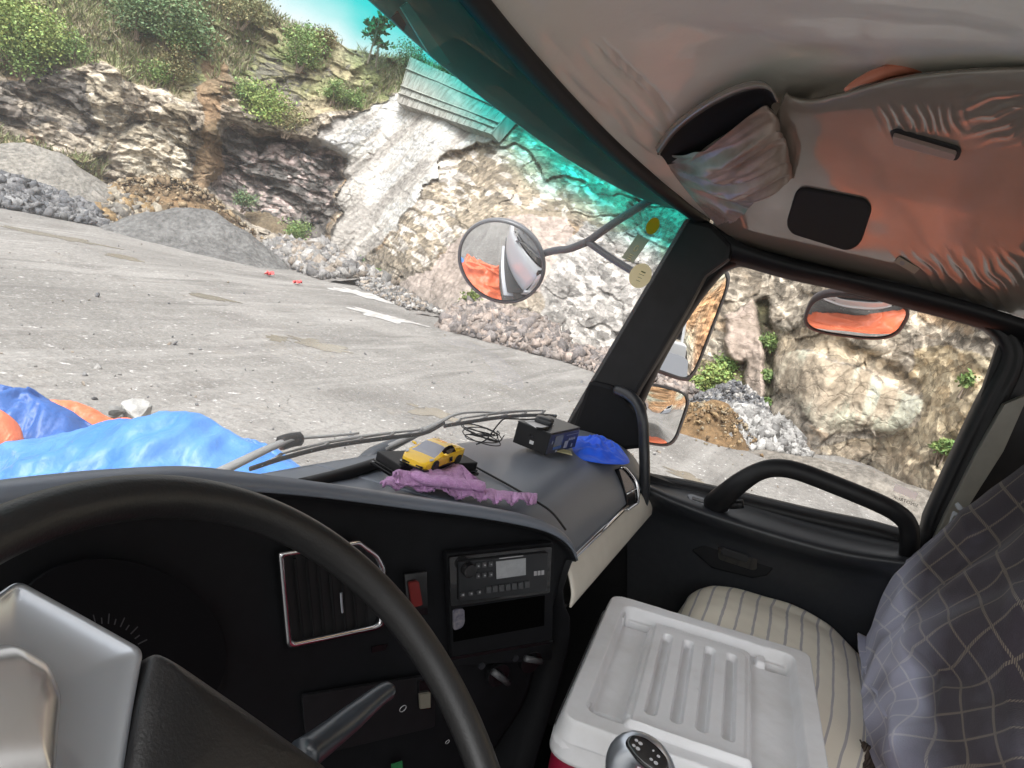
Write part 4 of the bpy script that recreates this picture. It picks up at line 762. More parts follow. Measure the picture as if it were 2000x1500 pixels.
# middle vent with chrome frame
Fv_ = pf((545, 1085), (745, 1090), (650, 1250)); vo = [(541, 1078), (700, 1052), (742, 1082), (756, 1110), (754, 1222), (738, 1232), (568, 1268), (558, 1262)]; vi = [(556, 1088), (700, 1066), (730, 1090), (740, 1112), (738, 1214), (728, 1220), (577, 1251), (571, 1247)]
vo_, vi_ = rpoly(vo, 7), rpoly(vi, 5); a0, b0 = Fv_.poly(vo_, .004), Fv_.poly(vi_, .004); m0 = (Fv_.poly((vo_+vi_)/2, .011)); n0 = len(vo_)
ringV = np.stack([Fv_.poly(vo_, -.005), a0, m0, b0, Fv_.poly(vi_, -.012)]); fr0 = mk('air_vent', ringV.reshape(-1, 3), gridf(5, n0, True), M['chrome'], dash, True); tag(fr0, 'square air vent in a chrome frame')
mb = MB(); Fv_.slab(mb, vi_, -.012, -.004); mb.build('vent_core', mat('vent_dark', (.005, .005, .006), .6), fr0)
mb = MB()
for k in range(7):
    f = (k+.7)/7.4; a_, b_ = Fv_.at(560+f*165, 1092-f*14, .0), Fv_.at(577+f*155, 1246-f*28, .0); mb.tube([a_, (a_+b_)/2, b_], .0022, 6)
mb.build('vent_slats', mat('vent_slat', (.006, .006, .007), .6, spec=.2), fr0)
mb = MB().tube([Fv_.at(666, 1158, .006), Fv_.at(667, 1176, .006), Fv_.at(669, 1196, .006)], .0018, 6); mb.build('vent_tab', M['silver'], fr0)
mb = MB(); Fv_.slab(mb, [(726, 1264), (790, 1250), (790, 1262), (727, 1275)], .001, .003); mb.build('panel_slot', M['gloss'], dash)
# lower switches
Fw = pf((640, 1340), (850, 1300), (700, 1420)); mb = MB(); Fw.slab(mb, rpoly([(590, 1360), (850, 1318), (850, 1420), (600, 1480)], 8), .0, .006); lp = mb.build('switch_panel', M['black'], dash, bevel=.002)
mb = MB(); Fw.slab(mb, rpoly([(818, 1332), (842, 1328), (842, 1385), (820, 1388)], 4), .006, .012); tg = mb.build('toggle_switch', M['gloss'], dash, bevel=.002)
mb = MB(); Fw.slab(mb, [(820, 1357), (841, 1354), (841, 1382), (821, 1385)], .012, .016); mb.build('switch_face', mat('switch_cream', (.16, .15, .12), .5), tg)
for x, y, r_ in ((787, 1384, .006), (755, 1366, .006), (699, 1412, .006), (718, 1393, .005), (874, 1449, .004)):
    mb = MB(); c_ = Fw.at(x, y, .0072); u_ = nrm(np.cross(Fw.n, [0, 0, 1.])); v_ = np.cross(Fw.n, u_); a_ = np.linspace(0, 2*np.pi, 20); mb.tube(c_+r_*(np.cos(a_)[:, None]*u_+np.sin(a_)[:, None]*v_), .0007, 5, False); mb.build('switch_ring', M['grey_mark'], lp)
mb = MB(); Fw.slab(mb, [(765, 1494), (786, 1488), (787, 1510), (766, 1516)], .0065, .009); mb.build('green_button', mat('green_key', (.02, .14, .05), .5), lp)
# gauge cluster
Fg = pf((120, 1180), (420, 1180), (260, 1300)); mb = MB(); Fg.slab(mb, ell(230, 1260, 215, 165, .25, 48), .001, .004); gc = mb.build('gauge_cluster', mat('gauge_black', (.004, .004, .005), .7, spec=.1), dash)
mb = MB()
for k in range(13):
    a_ = -2.5+k*.17; c_ = (205, 1290); u_ = (math.cos(a_), math.sin(a_)); q = [Fg.at(c_[0]+u_[0]*s_+u_[1]*w_, c_[1]+u_[1]*s_-u_[0]*w_, .0048) for s_, w_ in ((72, -1.2), (84 if k % 2 else 92, -1.2), (84 if k % 2 else 92, 1.2), (72, 1.2))]; mb.add(q, [(0, 1, 2, 3)])
mb.build('gauge_marks', mat('gauge_marks', (.05, .05, .055), .5), gc)

# steering wheel
WC, WT, WR = A_([.296, .172, 2.236]), .751, .235
wu, wv = A_([1., 0, 0]), A_([0, math.cos(WT), math.sin(WT)]); wnv = nrm(np.cross(wu, wv)); wnv = wnv if wnv@(EYE-WC) > 0 else -wnv
th_ = np.linspace(0, 2*np.pi, 161); P_ = WC+WR*(np.cos(th_)[:, None]*wu+np.sin(th_)[:, None]*wv); mb = MB(); ring = []
for i in range(160):
    rad_ = math.cos(th_[i])*wu+math.sin(th_[i])*wv; a_ = np.arange(16)*2*np.pi/16; ring.append(P_[i]+.0142*np.cos(a_)[:, None]*rad_+-.0128*np.sin(a_)[:, None]*wnv)
F_ = gridf(161, 16, True) % (160*16); sw = mk('steering_wheel', np.vstack(ring), F_, M['rim'], truck, True); tag(sw, 'black steering wheel with silver spokes')
Fs_ = Fr(WC-wnv*.035, wnv)
def pillow(P, off0, off1, bev, name, mt, par, dome=.012, cen=None):
    P = rpoly(P, 18, 7); Q = Fs_.poly(P, 0); c = Q.mean(0) if cen is None else Fs_.at(*cen); rows = []
    for s_, h_ in ((1.0, off0), (1.0, off1-bev), (.995, off1-bev*.35), (.98, off1), (.93, off1+dome*.25), (.82, off1+dome*.55), (.6, off1+dome*.85), (.3, off1+dome), (.0, off1+dome)): rows.append(c+(Q-c)*s_+wnv*h_)
    G = np.stack(rows); return mk(name, G.reshape(-1, 3), gridf(len(rows), len(P), True), mt, par, True)
pillow([(-160, 1240), (0, 1158), (36, 1130), (160, 1198), (284, 1268), (262, 1390), (236, 1560), (-160, 1600)], -.03, -.0, .006, 'spoke', M['silver'], sw, -.008, (60, 1340))
pillow([(-180, 1290), (10, 1262), (78, 1300), (105, 1370), (96, 1460), (86, 1600), (-180, 1620)], -.012, .006, .006, 'spoke_gleam', mat('spoke_gleam', (.62, .61, .60), .26, .8), sw, .016)  # warm gleam on the silver spoke, built as a lighter raised piece
pillow([(291, 1274), (330, 1296), (470, 1392), (640, 1512), (700, 1640), (215, 1640), (246, 1480), (266, 1370)], -.03, .004, .006, 'hub_pad', M['rim'], sw, .012)
mb = MB(); Fs_.slab(mb, ell(545, 1512, 55, 26, .1, 30), .009, .014); mk('hub_badge', np.vstack(mb.V), mb.F, mat('hub_badge', (.30, .26, .12), .4, .4), sw, bevel=.001)
MB().tube([WC-wnv*.05, WC-wnv*.2, WC-wnv*.42], .045, 16).build('steering_column', M['black'], truck, True)
sa_ = [on(590, 1478, d=.62), on(650, 1432, d=.66), on(700, 1392, d=.69), on(742, 1358, d=.72), on(764, 1346, d=.735)]
MB().tube(cr(sa_, 24), np.interp(np.linspace(0, 1, 24), [0, .1, .55, .6, .97, 1], [.0145, .0135, .0118, .0112, .0088, .006]), 14).build('indicator_stalk', mat('stalk', (.025, .03, .037), .3), truck, True)

# ceiling
M['liner'] = mat('ceiling_film', (.80, .77, .70), .5, c2=(.74, .71, .64), ns=3, bump=.14, bs=11, bd=.02, coat=.3, coat_rough=.06, stretch=(1, 1, 1))
M['cove'] = mat('side_shelf_film', (.21, .178, .148), .45, c2=(.24, .205, .17), ns=5, bump=.05, bs=7, bd=.02, coat=1.0, coat_rough=.05)
for k_ in ('liner', 'cove'): M[k_].node_tree.nodes['Principled BSDF'].inputs['Coat IOR'].default_value = 1.6
sxx = np.linspace(-.3, 2.08, 50); s0 = np.stack([sxx, Yw(sxx, ztp(sxx))-.02, ztp(sxx)+.012], -1)
lr = [s0]
for f_, dz in ((.05, .035), (.14, .075), (.28, .125), (.5, .17), (.8, .19), (1.25, .19)):
    lr.append(np.stack([sxx, s0[:, 1]-f_, np.minimum(s0[:, 2]+dz, 2.955+dz*.42)-.02*sm(1.6, 2.1, sxx)], -1))
LG = loft(lr, 260, 200)
# drawn wrinkles of the film running to the corner
tipP = onp(1300, 300, A_([2.05, 0, 2.77]), nrm(A_([-.32, 0, -1.]))); d_ = LG-tipP; rr_ = np.hypot(d_[..., 0], d_[..., 1]); an_ = np.arctan2(d_[..., 1], d_[..., 0])
LG[..., 2] += .003*fbm(LG*4, 3, 9)
qx_, qy_ = proj(LG)
for (x0, y0), (x1, y1), w_, a_ in (((1150, 75), (1312, 245), 5, 1.0), ((1165, 62), (1318, 232), 3.5, .8), ((1210, 190), (1302, 280), 5, .9), ((1120, 90), (1270, 270), 8, .5), ((1090, 130), (1285, 330), 9, .5), ((1180, 240), (1296, 322), 6, .6), ((1060, 60), (1240, 260), 12, .4), ((1300, 40), (1700, 120), 16, .35), ((1500, 20), (1990, 70), 20, .35)):
    L_ = math.hypot(x1-x0, y1-y0); al = ((qx_-x0)*(x1-x0)+(qy_-y0)*(y1-y0))/L_; ac = ((qx_-x0)*(y1-y0)-(qy_-y0)*(x1-x0))/L_+4*np.sin(al*.03)
    LG[..., 2] += .010*a_*np.exp(-(ac/w_)**2)*sm(-10, 40, al)*sm(L_+10, L_-30, al)
liner = sheet('ceiling', LG, M['liner'], truck, .004); tag(liner, 'pale grey ceiling lining under clear plastic film')
cp0, cn = A_([2.05, 0, 2.77]), nrm(A_([-.32, 0, -1.]))
cv = lambda P, off=0: [onp(x, y, cp0, cn, off) for x, y in P]
Lp = [(1392, 437), (1450, 474), (1560, 511), (1660, 533), (1760, 553), (1880, 585), (2010, 624), (2200, 690)]
Up = [(1535, 180), (1552, 190), (1590, 192), (1650, 178), (1740, 152), (1850, 136), (2000, 130), (2200, 136)]
Mp = [(1470, 330), (1520, 330), (1570, 350), (1650, 350), (1750, 350), (1870, 360), (2000, 370), (2200, 400)]
CG = loft([cv(Up, -.05), cv(Up, .0), cv([(a[0]*.85+b_[0]*.15, a[1]*.85+b_[1]*.15) for a, b_ in zip(Up, Mp)], .012), cv(Mp, .004), cv([(a[0]*.2+b_[0]*.8, a[1]*.2+b_[1]*.8) for a, b_ in zip(Mp, Lp)], .0), cv(Lp, -.004)], 220, 150)
CG[..., 2] += .005*fbm(CG*2.6, 2, 19)
qx_, qy_ = proj(CG)
for cx_, cy_, rx_, ry_, dx_, dy_, per_, a_ in ((1900, 560, 130, 62, .82, -.57, 23, .0034), (1800, 232, 75, 28, .93, -.36, 21, .003), (1950, 225, 60, 50, .35, .94, 24, .003)):
    mk_ = np.exp(-((qx_-cx_)/rx_)**4-((qy_-cy_)/ry_)**4); c_ = (qx_*dx_+qy_*dy_)/per_+.5*fbm(np.stack([qx_/60, qy_/60, qx_*0], -1), 2, 33); CG[..., 2] -= a_*mk_*(1-np.abs(np.sin(c_*np.pi)))**1.5
cove = sheet('side_shelf', CG, M['cove'], truck, .004); tag(cove, 'brown overhead side shelf wrapped in shiny film')
Fc = Fr(cp0, cn)
mb = MB(); Fc.slab(mb, rpoly([(1556, 366), (1690, 392), (1702, 412), (1680, 480), (1655, 492), (1545, 458), (1534, 440)], 24, 8), -.01, .014); mb.build('speaker_grille', mat('speaker_cloth', (.008, .008, .008), .9, bump=.5, bs=900), truck, bevel=.006)
mb = MB(); Fc.slab(mb, rpoly([(1736, 256), (1752, 252), (1872, 290), (1877, 303), (1868, 316), (1745, 281)], 7), .008, .018); sg = mb.build('shelf_recess', M['rubber'], cove, bevel=.002)
mb = MB(); Fc.slab(mb, rpoly([(1742, 266), (1868, 303), (1862, 315), (1745, 284)], 6), .018, .026); mb.build('shelf_latch', mat('latch', (.36, .27, .24), .35), sg, bevel=.003)
mb = MB(); Fc.slab(mb, [(1756, 502), (1797, 525), (1786, 535), (1746, 512)], .0055, .0065); lb_ = mb.build('ceiling_label', mat('label_beige', (.40, .36, .28), .6), cove)
mb = MB(); Fc.slab(mb, ell(1762, 514, 5, 4, .5, 14), .0066, .0068); mb.build('print', M['grey_mark'], lb_)
# ceiling edge above the shelf, its orange reflection painted in as a salmon piece
mb = MB(); pv = cr([on(x, y, d=1.175) for x, y in ((1650, 176), (1680, 158), (1740, 138), (1800, 128), (1848, 130))], 24); mb.tube(pv, np.interp(np.linspace(0, 1, 24), [0, .3, .8, 1], [.003, .010, .012, .006]), 10); mb.build('reflection_pad', mat('salmon_reflection', (.62, .22, .14), .35, coat=.5), truck, True)
# film pocket in the corner: lip, shaded opening painted as a dark sheet, crumpled face
po = lambda P, off: [onp(x, y, cp0, cn, off) for x, y in P]
lipc = [(1284, 296), (1316, 254), (1366, 214), (1428, 180), (1478, 166), (1505, 174), (1516, 194)]
inn = [(1298, 312), (1338, 300), (1390, 272), (1446, 236), (1482, 210), (1494, 200), (1506, 208)]
sheet('pocket_opening_shade', loft([po(lipc, .05), po([(x, y+6) for x, y in lipc], .036), po([(a[0]*.5+b_[0]*.5, a[1]*.5+b_[1]*.5) for a, b_ in zip(lipc, inn)], .03), po(inn, .034), po([(x+6, y+10) for x, y in inn], .03)], 50, 14), mat('pocket_shade', (.012, .010, .0095), .7, spec=.2), cove)
sheet('pocket_lip', loft([po([(x-4, y-8) for x, y in lipc], .028), po(lipc, .05), po([(x+4, y+7) for x, y in lipc], .036)], 50, 8), M['cove'], cove, .003)
fl = [(1290, 302), (1312, 335), (1340, 372), (1368, 405), (1400, 441)]; f2 = [(1336, 300), (1364, 334), (1395, 366), (1420, 394), (1440, 424)]; f3 = [(1404, 264), (1434, 300), (1455, 335), (1470, 365), (1478, 398)]; f4 = [(1486, 206), (1508, 238), (1522, 275), (1534, 318), (1540, 352)]
PG = loft([po(fl, .012), po(f2, .05), po(f3, .075), po(f4, .045), po([(x+10, y+4) for x, y in f4], -.01)], 70, 90)
u_, v_ = np.meshgrid(np.linspace(0, 1, 70), np.linspace(0, 1, 90)); fold = (1-np.abs(vn(np.stack([(u_-.05)*7/(.25+v_), v_*1.3, u_*0], -1), 8)))**2+.5*fbm(np.stack([u_*10/(.3+v_), v_*3, u_*0], -1), 3, 12)
PG = PG+cn*(.02*(fold-.5))[..., None]*np.minimum(1, 4*np.minimum(v_, 1-v_))[..., None]
sheet('film_pocket', PG, mat('crumpled_film', (.40, .31, .265), .38, c2=(.24, .185, .155), ns=14, coat=.35, coat_rough=.15), cove)
# outer shell: roof, back wall, floor, skins, front
M['truck_white'] = mat('white_truck_paint', (.74, .75, .76), .3, coat=.6)
mb = MB(); mb.box((.95, -.25, 3.19), 2.5, 2.1, .06); mb.box((.95, .78, 3.0), 2.4, .05, .10); mb.build('roof', M['truck_white'], truck, bevel=.02)
mb = MB(); mb.box((1.0, -1.22, 1.75), 2.3, .04, 1.0); mb.build('back_wall', mat('back_wall', (.05, .05, .05), .8), truck)
mb = MB(); mb.box((.95, -.1, 1.22), 2.4, 2.2, .06); mb.build('cab_floor', M['rubber'], truck)
mb = MB(); mb.box((2.135, -.15, 1.72), .03, 1.55, .72); mb.box((2.16, -.15, 1.28), .05, 1.7, .28); mb.build('door_skin', M['truck_white'], truck, bevel=.01)
mb = MB(); mb.prism([(2.1518, .5-.32*k, 1.5+.02*(k % 2)) for k in range(2)]+[(2.1518, .18, 1.62), (2.1518, .5, 1.66)], A_([1., 0, 0]), .001); mb.build('side_mark', M['red'], truck)
for k in range(7): MB().box((2.152, .35-k*.09, 1.82+.015*(k % 3)), .002, .05, .07-.02*(k % 2)).build('side_lettering', M['black'], truck)
xf = np.linspace(-.35, 2.12, 30); fr_rows = [np.stack([xf, np.polyval(_pc, xf)+.03+a_, np.full(30, z_)], -1) for a_, z_ in ((0, 2.085), (.05, 2.0), (.1, 1.6), (.12, 1.2), (.1, .7))]
sheet('front_panel', loft(fr_rows, 30, 14), M['truck_white'], truck, .02)
mb = MB(); mb.box((1.0, 1.0, .62), 2.4, .25, .4); mb.build('bumper', M['satin'], truck, bevel=.03)
mb = MB(); mb.box((1.0, -4.2, 1.0), .9, 6.2, .3); mb.build('chassis', M['black'], truck)
a_ = np.linspace(0, 2*np.pi, 40); prof = [(-1.75, .75), (-2.4, 1.05), (-4.2, 1.2), (-5.8, .95), (-6.9, .55)]
DR = np.stack([np.stack([1.0+r_*np.cos(a_), np.full(40, y_), 2.45+(-1.75-y_)*.06+r_*np.sin(a_)], -1) for y_, r_ in prof]); sheet('mixer_drum', loft(list(DR), 40, 30), M['truck_white'], truck, .02)
for yy in (.1, -3.6, -5.0):
    for xx in (2.0, .0):
        mb = MB(); mb.disc((xx+.15, yy, .52), (1, 0, 0), .52, .3, 32); wh = mb.build('wheel', M['rubber'], truck, bevel=.04); mb = MB(); mb.disc((xx+.158, yy, .52), (1, 0, 0), .28, .05, 24); mb.build('wheel_rim', M['satin'], wh, bevel=.02)

# mirrors
def mirror_dir(c, target): return nrm(nrm(EYE-c)+nrm(np.asarray(target)-c))
def cap(c, n, u, v_, ru, rv, curv, p=2.0, nn=48, mm=14):
    a_ = np.linspace(0, 2*np.pi, nn, endpoint=False); se = np.abs(np.cos(a_))**p+np.abs(np.sin(a_))**p; k_ = se**(-1/p); V = [c+n*curv]; 
    for r_ in np.linspace(0, 1, mm)[1:]: V += list(c+(u*ru*np.cos(a_)[:, None]+v_*rv*np.sin(a_)[:, None])*(k_*r_)[:, None]+n*curv*(1-r_*r_))
    F = [(0, 1+i, 1+(i+1) % nn) for i in range(nn)]
    for q in range(mm-2): F += [(1+q*nn+i, 1+(q+1)*nn+i, 1+(q+1)*nn+(i+1) % nn, 1+q*nn+(i+1) % nn) for i in range(nn)]
    return np.array(V), F, np.array(V[-nn:])
def shell(edge, n, depth, k=.75, grow=1.06):
    c = edge.mean(0); R_ = [c+(edge-c)*g-n*d for g, d in ((1.0, -.003), (grow, -.004), (grow+.01, .012), (grow*.97, depth*.5), (k, depth), (.01, depth*1.08))]; return np.vstack(R_), gridf(6, len(edge), True)
M['mshell'] = mat('mirror_shell', (.10, .105, .115), .4)
M['arm'] = mat('mirror_arm', (.075, .08, .09), .42)
mc = on(978, 513, X=2.35); n_ = mirror_dir(mc, (1.35, 1.15, 1.2)); u_ = nrm(np.cross(n_, [0, 0, 1.])); v_ = np.cross(u_, n_)
dm = np.linalg.norm(mc-EYE); k_ = 80*dm/FOC*1.03
V, F, ed = cap(mc, n_, u_, v_, k_, k_, .022); rm = mk('front_mirror', *shell(ed, n_, .06), M['mshell'], truck, True); tag(rm, 'round front mirror on a bent arm'); mk('mirror_glass', V, F, M['mirror'], rm, True)
J = on(1148, 472, X=2.28)
mb = MB().tube(cr([on(1055, 492, X=2.36)+nrm(FW)*.05, on(1085, 489, X=2.33), on(1112, 486, X=2.31), J], 16), .0125, 10); mb.tube(cr([J, on(1200, 435, X=2.26), on(1275, 388, X=2.22)], 12), .0125, 10); mb.tube(cr([J, on(1200, 508, X=2.26), on(1290, 562, X=2.2)], 12), .0115, 10); mb.build('mirror_arm', M['arm'], rm, True)
def quad_mirror(name, P, X, target, curv, depth, lab, p=5.0):
    c = on(*np.mean(P, 0), X=X); n = mirror_dir(c, target); pts = np.array([onp(x, y, c, n) for x, y in P]); u = nrm((pts[1]+pts[2]-pts[0]-pts[3])); u = nrm(u-n*(u@n)); v_ = np.cross(n, u)
    hu = .5*np.mean([abs((pts[1]-pts[0])@u), abs((pts[2]-pts[3])@u)]); hv = .5*np.mean([abs((pts[3]-pts[0])@v_), abs((pts[2]-pts[1])@v_)])
    V, F, ed = cap(c, n, u, v_, hu, hv, curv, p, 56); o = mk(name, *shell(ed, n, depth), M['mshell'], truck, True); tag(o, lab); mk('mirror_glass', V, F, M['mirror'], o, True); return o, c, n
quad_mirror('main_mirror', [(1330, 492), (1428, 536), (1352, 748), (1248, 705)], 2.38, (5.6, -15, 2.6), .004, .07, 'large flat side mirror behind the pillar', 7.0)
wm, wc_, _n = quad_mirror('wide_mirror', [(1228, 742), (1346, 770), (1318, 874), (1196, 852)], 2.36, (2.55, -5, 1.35), .016, .07, 'smaller wide angle side mirror under the large one', 5.0)
mb = MB().tube([wc_+A_([0, .06, .5]), wc_+A_([0, .06, -.2]), wc_+A_([-.1, .03, -.45])], .02, 10); mb.build('mirror_bracket', M['satin'], truck, True)
kc = on(1670, 620, X=2.42); n_ = mirror_dir(kc, (3.25, -.8, .4)); u_ = nrm(on(1755, 648, X=2.42)-on(1583, 592, X=2.42)); u_ = nrm(u_-n_*(u_@n_)); v_ = np.cross(n_, u_); dk = np.linalg.norm(kc-EYE)
P_ = [onp(x, y, kc, n_) for x, y in ((1582, 600), (1758, 650), (1688, 578), (1650, 662))]; V, F, ed = cap(kc, n_, u_, v_, np.linalg.norm(P_[0]-P_[1])/2*.93, np.linalg.norm(P_[2]-P_[3])/2*.86, .018, 3.2); km = mk('kerb_mirror', *shell(ed, n_, .05), mat('kerb_shell', (.07, .045, .05), .4), truck, True); tag(km, 'rounded kerb mirror hanging outside the door window'); mk('mirror_glass', V, F, M['mirror'], km, True)
MB().tube([kc-n_*.04+A_([0, 0, .03]), kc+A_([-.02, 0, .12]), A_([2.2, kc[1], 2.86])], .012, 8).build('mirror_arm', M['arm'], km, True)
# wipers outside the glass
def wiper(arm, pivot, blade, lab):
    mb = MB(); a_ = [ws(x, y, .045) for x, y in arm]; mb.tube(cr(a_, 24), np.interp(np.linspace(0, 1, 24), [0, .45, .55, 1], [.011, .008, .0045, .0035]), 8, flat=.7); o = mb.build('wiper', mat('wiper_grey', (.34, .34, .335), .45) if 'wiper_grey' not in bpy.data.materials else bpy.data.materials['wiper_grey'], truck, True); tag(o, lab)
    b_ = [ws(x, y, .022) for x, y in blade]; mb = MB().tube(cr(b_, 24), .0032, 6, flat=1.6); mb.build('wiper_blade', M['black'], o, True)
    c_ = cr([ws(x, y-9, .035) for x, y in blade], 24); mb = MB().tube(c_[3:21], np.interp(np.linspace(0, 1, 18), [0, .5, 1], [.002, .0045, .002]), 6)
    for k in (3, 8, 12, 16, 20): mb.tube([c_[k], (c_[k]+cr(b_, 24)[max(k-1, 0)])/2, cr(b_, 24)[max(k-2, 0)]], .0035, 5)
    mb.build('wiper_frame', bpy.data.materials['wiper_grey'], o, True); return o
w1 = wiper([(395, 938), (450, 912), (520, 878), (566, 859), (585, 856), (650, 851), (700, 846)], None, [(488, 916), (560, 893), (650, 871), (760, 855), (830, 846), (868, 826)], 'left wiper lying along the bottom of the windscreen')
MB().tube(cr([ws(x, y, .05) for x, y in ((548, 866), (566, 860), (584, 857))], 6), .014, 8).build('wiper_joint', M['black'], w1, True)
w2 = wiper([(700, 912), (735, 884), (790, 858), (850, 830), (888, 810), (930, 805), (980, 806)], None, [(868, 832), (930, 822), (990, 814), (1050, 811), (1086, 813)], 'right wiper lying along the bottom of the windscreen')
mb = MB().tube(cr([ws(x, y, .05) for x, y in ((702, 908), (730, 886), (780, 862), (845, 833))], 16), np.interp(np.linspace(0, 1, 16), [0, .2, .6, 1], [.018, .02, .014, .008]), 8, flat=.7); mb.build('wiper_arm_cover', mat('arm_cover', (.06, .07, .085), .45), w2, True)

# passenger seat
M['stripe'] = mat('striped_cloth', (.62, .57, .47), .9, bump=.5, bs=700, bd=.001, spec=.2)
t = M['stripe'].node_tree; b = t.nodes['Principled BSDF']; a_ = t.nodes.new('ShaderNodeAttribute'); a_.attribute_name = 'UVc'; s_ = t.nodes.new('ShaderNodeSeparateColor'); lnk(t, a_.outputs['Color'], s_.inputs[0])
nz = t.nodes.new('ShaderNodeTexNoise'); nz.inputs['Scale'].default_value = 30; lnk(t, t.nodes['Texture Coordinate'].outputs['Object'], nz.inputs['Vector'])
def mth(op, x, y=None):
    n = t.nodes.new('ShaderNodeMath'); n.operation = op
    for i, q in enumerate((x, y)):
        if q is None: continue
        if isinstance(q, (int, float)): n.inputs[i].default_value = q
        else: lnk(t, q, n.inputs[i])
    return n.outputs[0]
fr_ = mth('FRACT', mth('ADD', mth('MULTIPLY', s_.outputs[0], 21.0), mth('MULTIPLY', nz.outputs['Fac'], .12))); st = mth('LESS_THAN', fr_, .16)
mx = t.nodes.new('ShaderNodeMix'); mx.data_type = 'RGBA'; lnk(t, mth('MULTIPLY', st, .8), mx.inputs[0]); mx.inputs[6].default_value = (.84, .79, .67, 1); mx.inputs[7].default_value = (.40, .39, .42, 1); lnk(t, mx.outputs[2], b.inputs['Base Color'])
far = [(1338, 1186), (1352, 1168), (1385, 1155), (1430, 1155), (1480, 1166), (1560, 1196), (1620, 1232), (1665, 1278), (1700, 1325)]
farp = [on(x, y, X=2.0) for x, y in far]; top_ = []
rowsS = [[p+A_([.03, 0, -.10]) for p in farp], farp]
for dx, dz in ((.08, .022), (.2, .03), (.34, .025), (.46, .0), (.5, -.07)): rowsS.append([p+A_([-dx, 0, dz+.012*math.sin(i*.9)]) for i, p in enumerate(farp)])
for R_ in rowsS:                                   # front and rear ends of the cushion roll down
    R_.insert(0, R_[0]+A_([0, .03, -.10])); R_.append(R_[-1]+A_([0, -.10, -.03]))
SG = loft(rowsS, 90, 60); uvS = np.stack(np.broadcast_arrays(np.linspace(0, 1, 90)[None, :], np.linspace(0, 1, 60)[:, None]), -1)
SG[..., 2] += .004*fbm(SG*12, 3, 6)
cush = sheet('passenger_seat', SG, M['stripe'], truck, .01, uv=uvS.reshape(-1, 2)); tag(cush, 'passenger seat in cream cloth with grey stripes')
mb = MB(); mb.box((1.72, -.18, 1.6), .5, .56, .42); mb.build('seat_base', M['black'], cush, bevel=.05)
# stitched ink scribble on the cloth
mb = MB(); fs_ = lambda x, y: solve(x, y, lambda P: P[0]-1.955, .5, 3)
for ln in (((1552, 1198), (1545, 1208), (1543, 1204), (1540, 1212), (1546, 1216), (1541, 1222)), ((1530, 1211), (1533, 1219), (1535, 1226)), ((1535, 1212), (1540, 1222), (1548, 1232), (1557, 1240)), ((1541, 1205), (1537, 1203)), ((1504, 1186), (1502, 1199))):
    pts = cr([on(x, y, X=1.965)+A_([0, 0, .004]) for x, y in ln], 8)
    for i in range(0, 7): mb.tube([pts[i], pts[i]*.4+pts[i+1]*.6, pts[i]*.3+pts[i+1]*.7], .0016, 5)
mb.build('stitching', M['black'], cush)
bk_out = [on(x, y, Y=Y) for x, y, Y in ((1700, 1330, -.375), (1712, 1260, -.385), (1745, 1190, -.395), (1800, 1115, -.405), (1880, 1036, -.445), (2000, 938, -.505), (2130, 850, -.56))]
bk_in = [on(x, y, Y=Y) for x, y, Y in ((1722, 1490, -.365), (1790, 1500, -.385), (1880, 1510, -.41), (2000, 1520, -.45), (2120, 1500, -.50), (2240, 1440, -.55), (2330, 1360, -.6))]
bo, bi = cr(bk_out, 30), cr(bk_in, 30); BO = [bo+A_([.02, -.16, 0]), bo+A_([.0, -.02, 0]), bo*.75+bi*.25+A_([0, -.01, 0]), bo*.25+bi*.75+A_([0, -.01, 0]), bi+A_([-.01, -.02, 0]), bi+A_([-.02, -.18, 0])]
sheet('seat_back', loft([np.asarray(q)+A_([0, -.03, 0]) for q in BO], 30, 30), M['stripe'], cush, .01, uv=np.stack(np.broadcast_arrays(np.linspace(0, 1, 30)[None, :], np.linspace(0, 1, 30)[:, None]), -1).reshape(-1, 2))
# gear lever
kp = cr([on(1212, 1540, d=.88), on(1214, 1486, d=.88), on(1234, 1461, d=.875), on(1262, 1468, d=.87), on(1285, 1492, d=.87), on(1312, 1555, d=.87)], 24)
gl_ = MB().tube(kp, np.interp(np.linspace(0, 1, 24), [0, .3, .6, .85, 1], [.016, .0195, .018, .016, .01]), 18).build('gear_knob', M['silver'], truck, True)
Fk = Fr(on(1250, 1472, d=.846), nrm(-ray(1262, 1470)+UP*.35))
mb = MB(); Fk.slab(mb, rpoly([(1219, 1450), (1230, 1433), (1258, 1437), (1284, 1456), (1304, 1480), (1308, 1504), (1284, 1516), (1246, 1488)], 14, 6), -.008, .005); kc_ = mk('knob_cap', np.vstack(mb.V), mb.F, M['gloss'], gl_, True, bevel=.004)
for x, y, a_, b_ in ((1243, 1446, 4, 2.6), (1251, 1452, 5, 3), (1238, 1456, 4, 2.6), (1246, 1462, 5, 3.2), (1276, 1466, 2.5, 2), (1286, 1477, 4, 2.5), (1272, 1483, 4, 2.5), (1281, 1490, 5, 3.2)): mb = MB(); Fk.slab(mb, ell(x, y, a_, b_, .6, 14), .0052, .0056); mb.build('marking', M['grey_mark'], gl_)
MB().tube([kp[0]+A_([0, 0, .0]), kp[0]+A_([.02, 0, -.2]), A_([kp[0][0]+.05, kp[0][1], 1.25])], .014, 8).build('gear_lever', M['black'], truck, True)
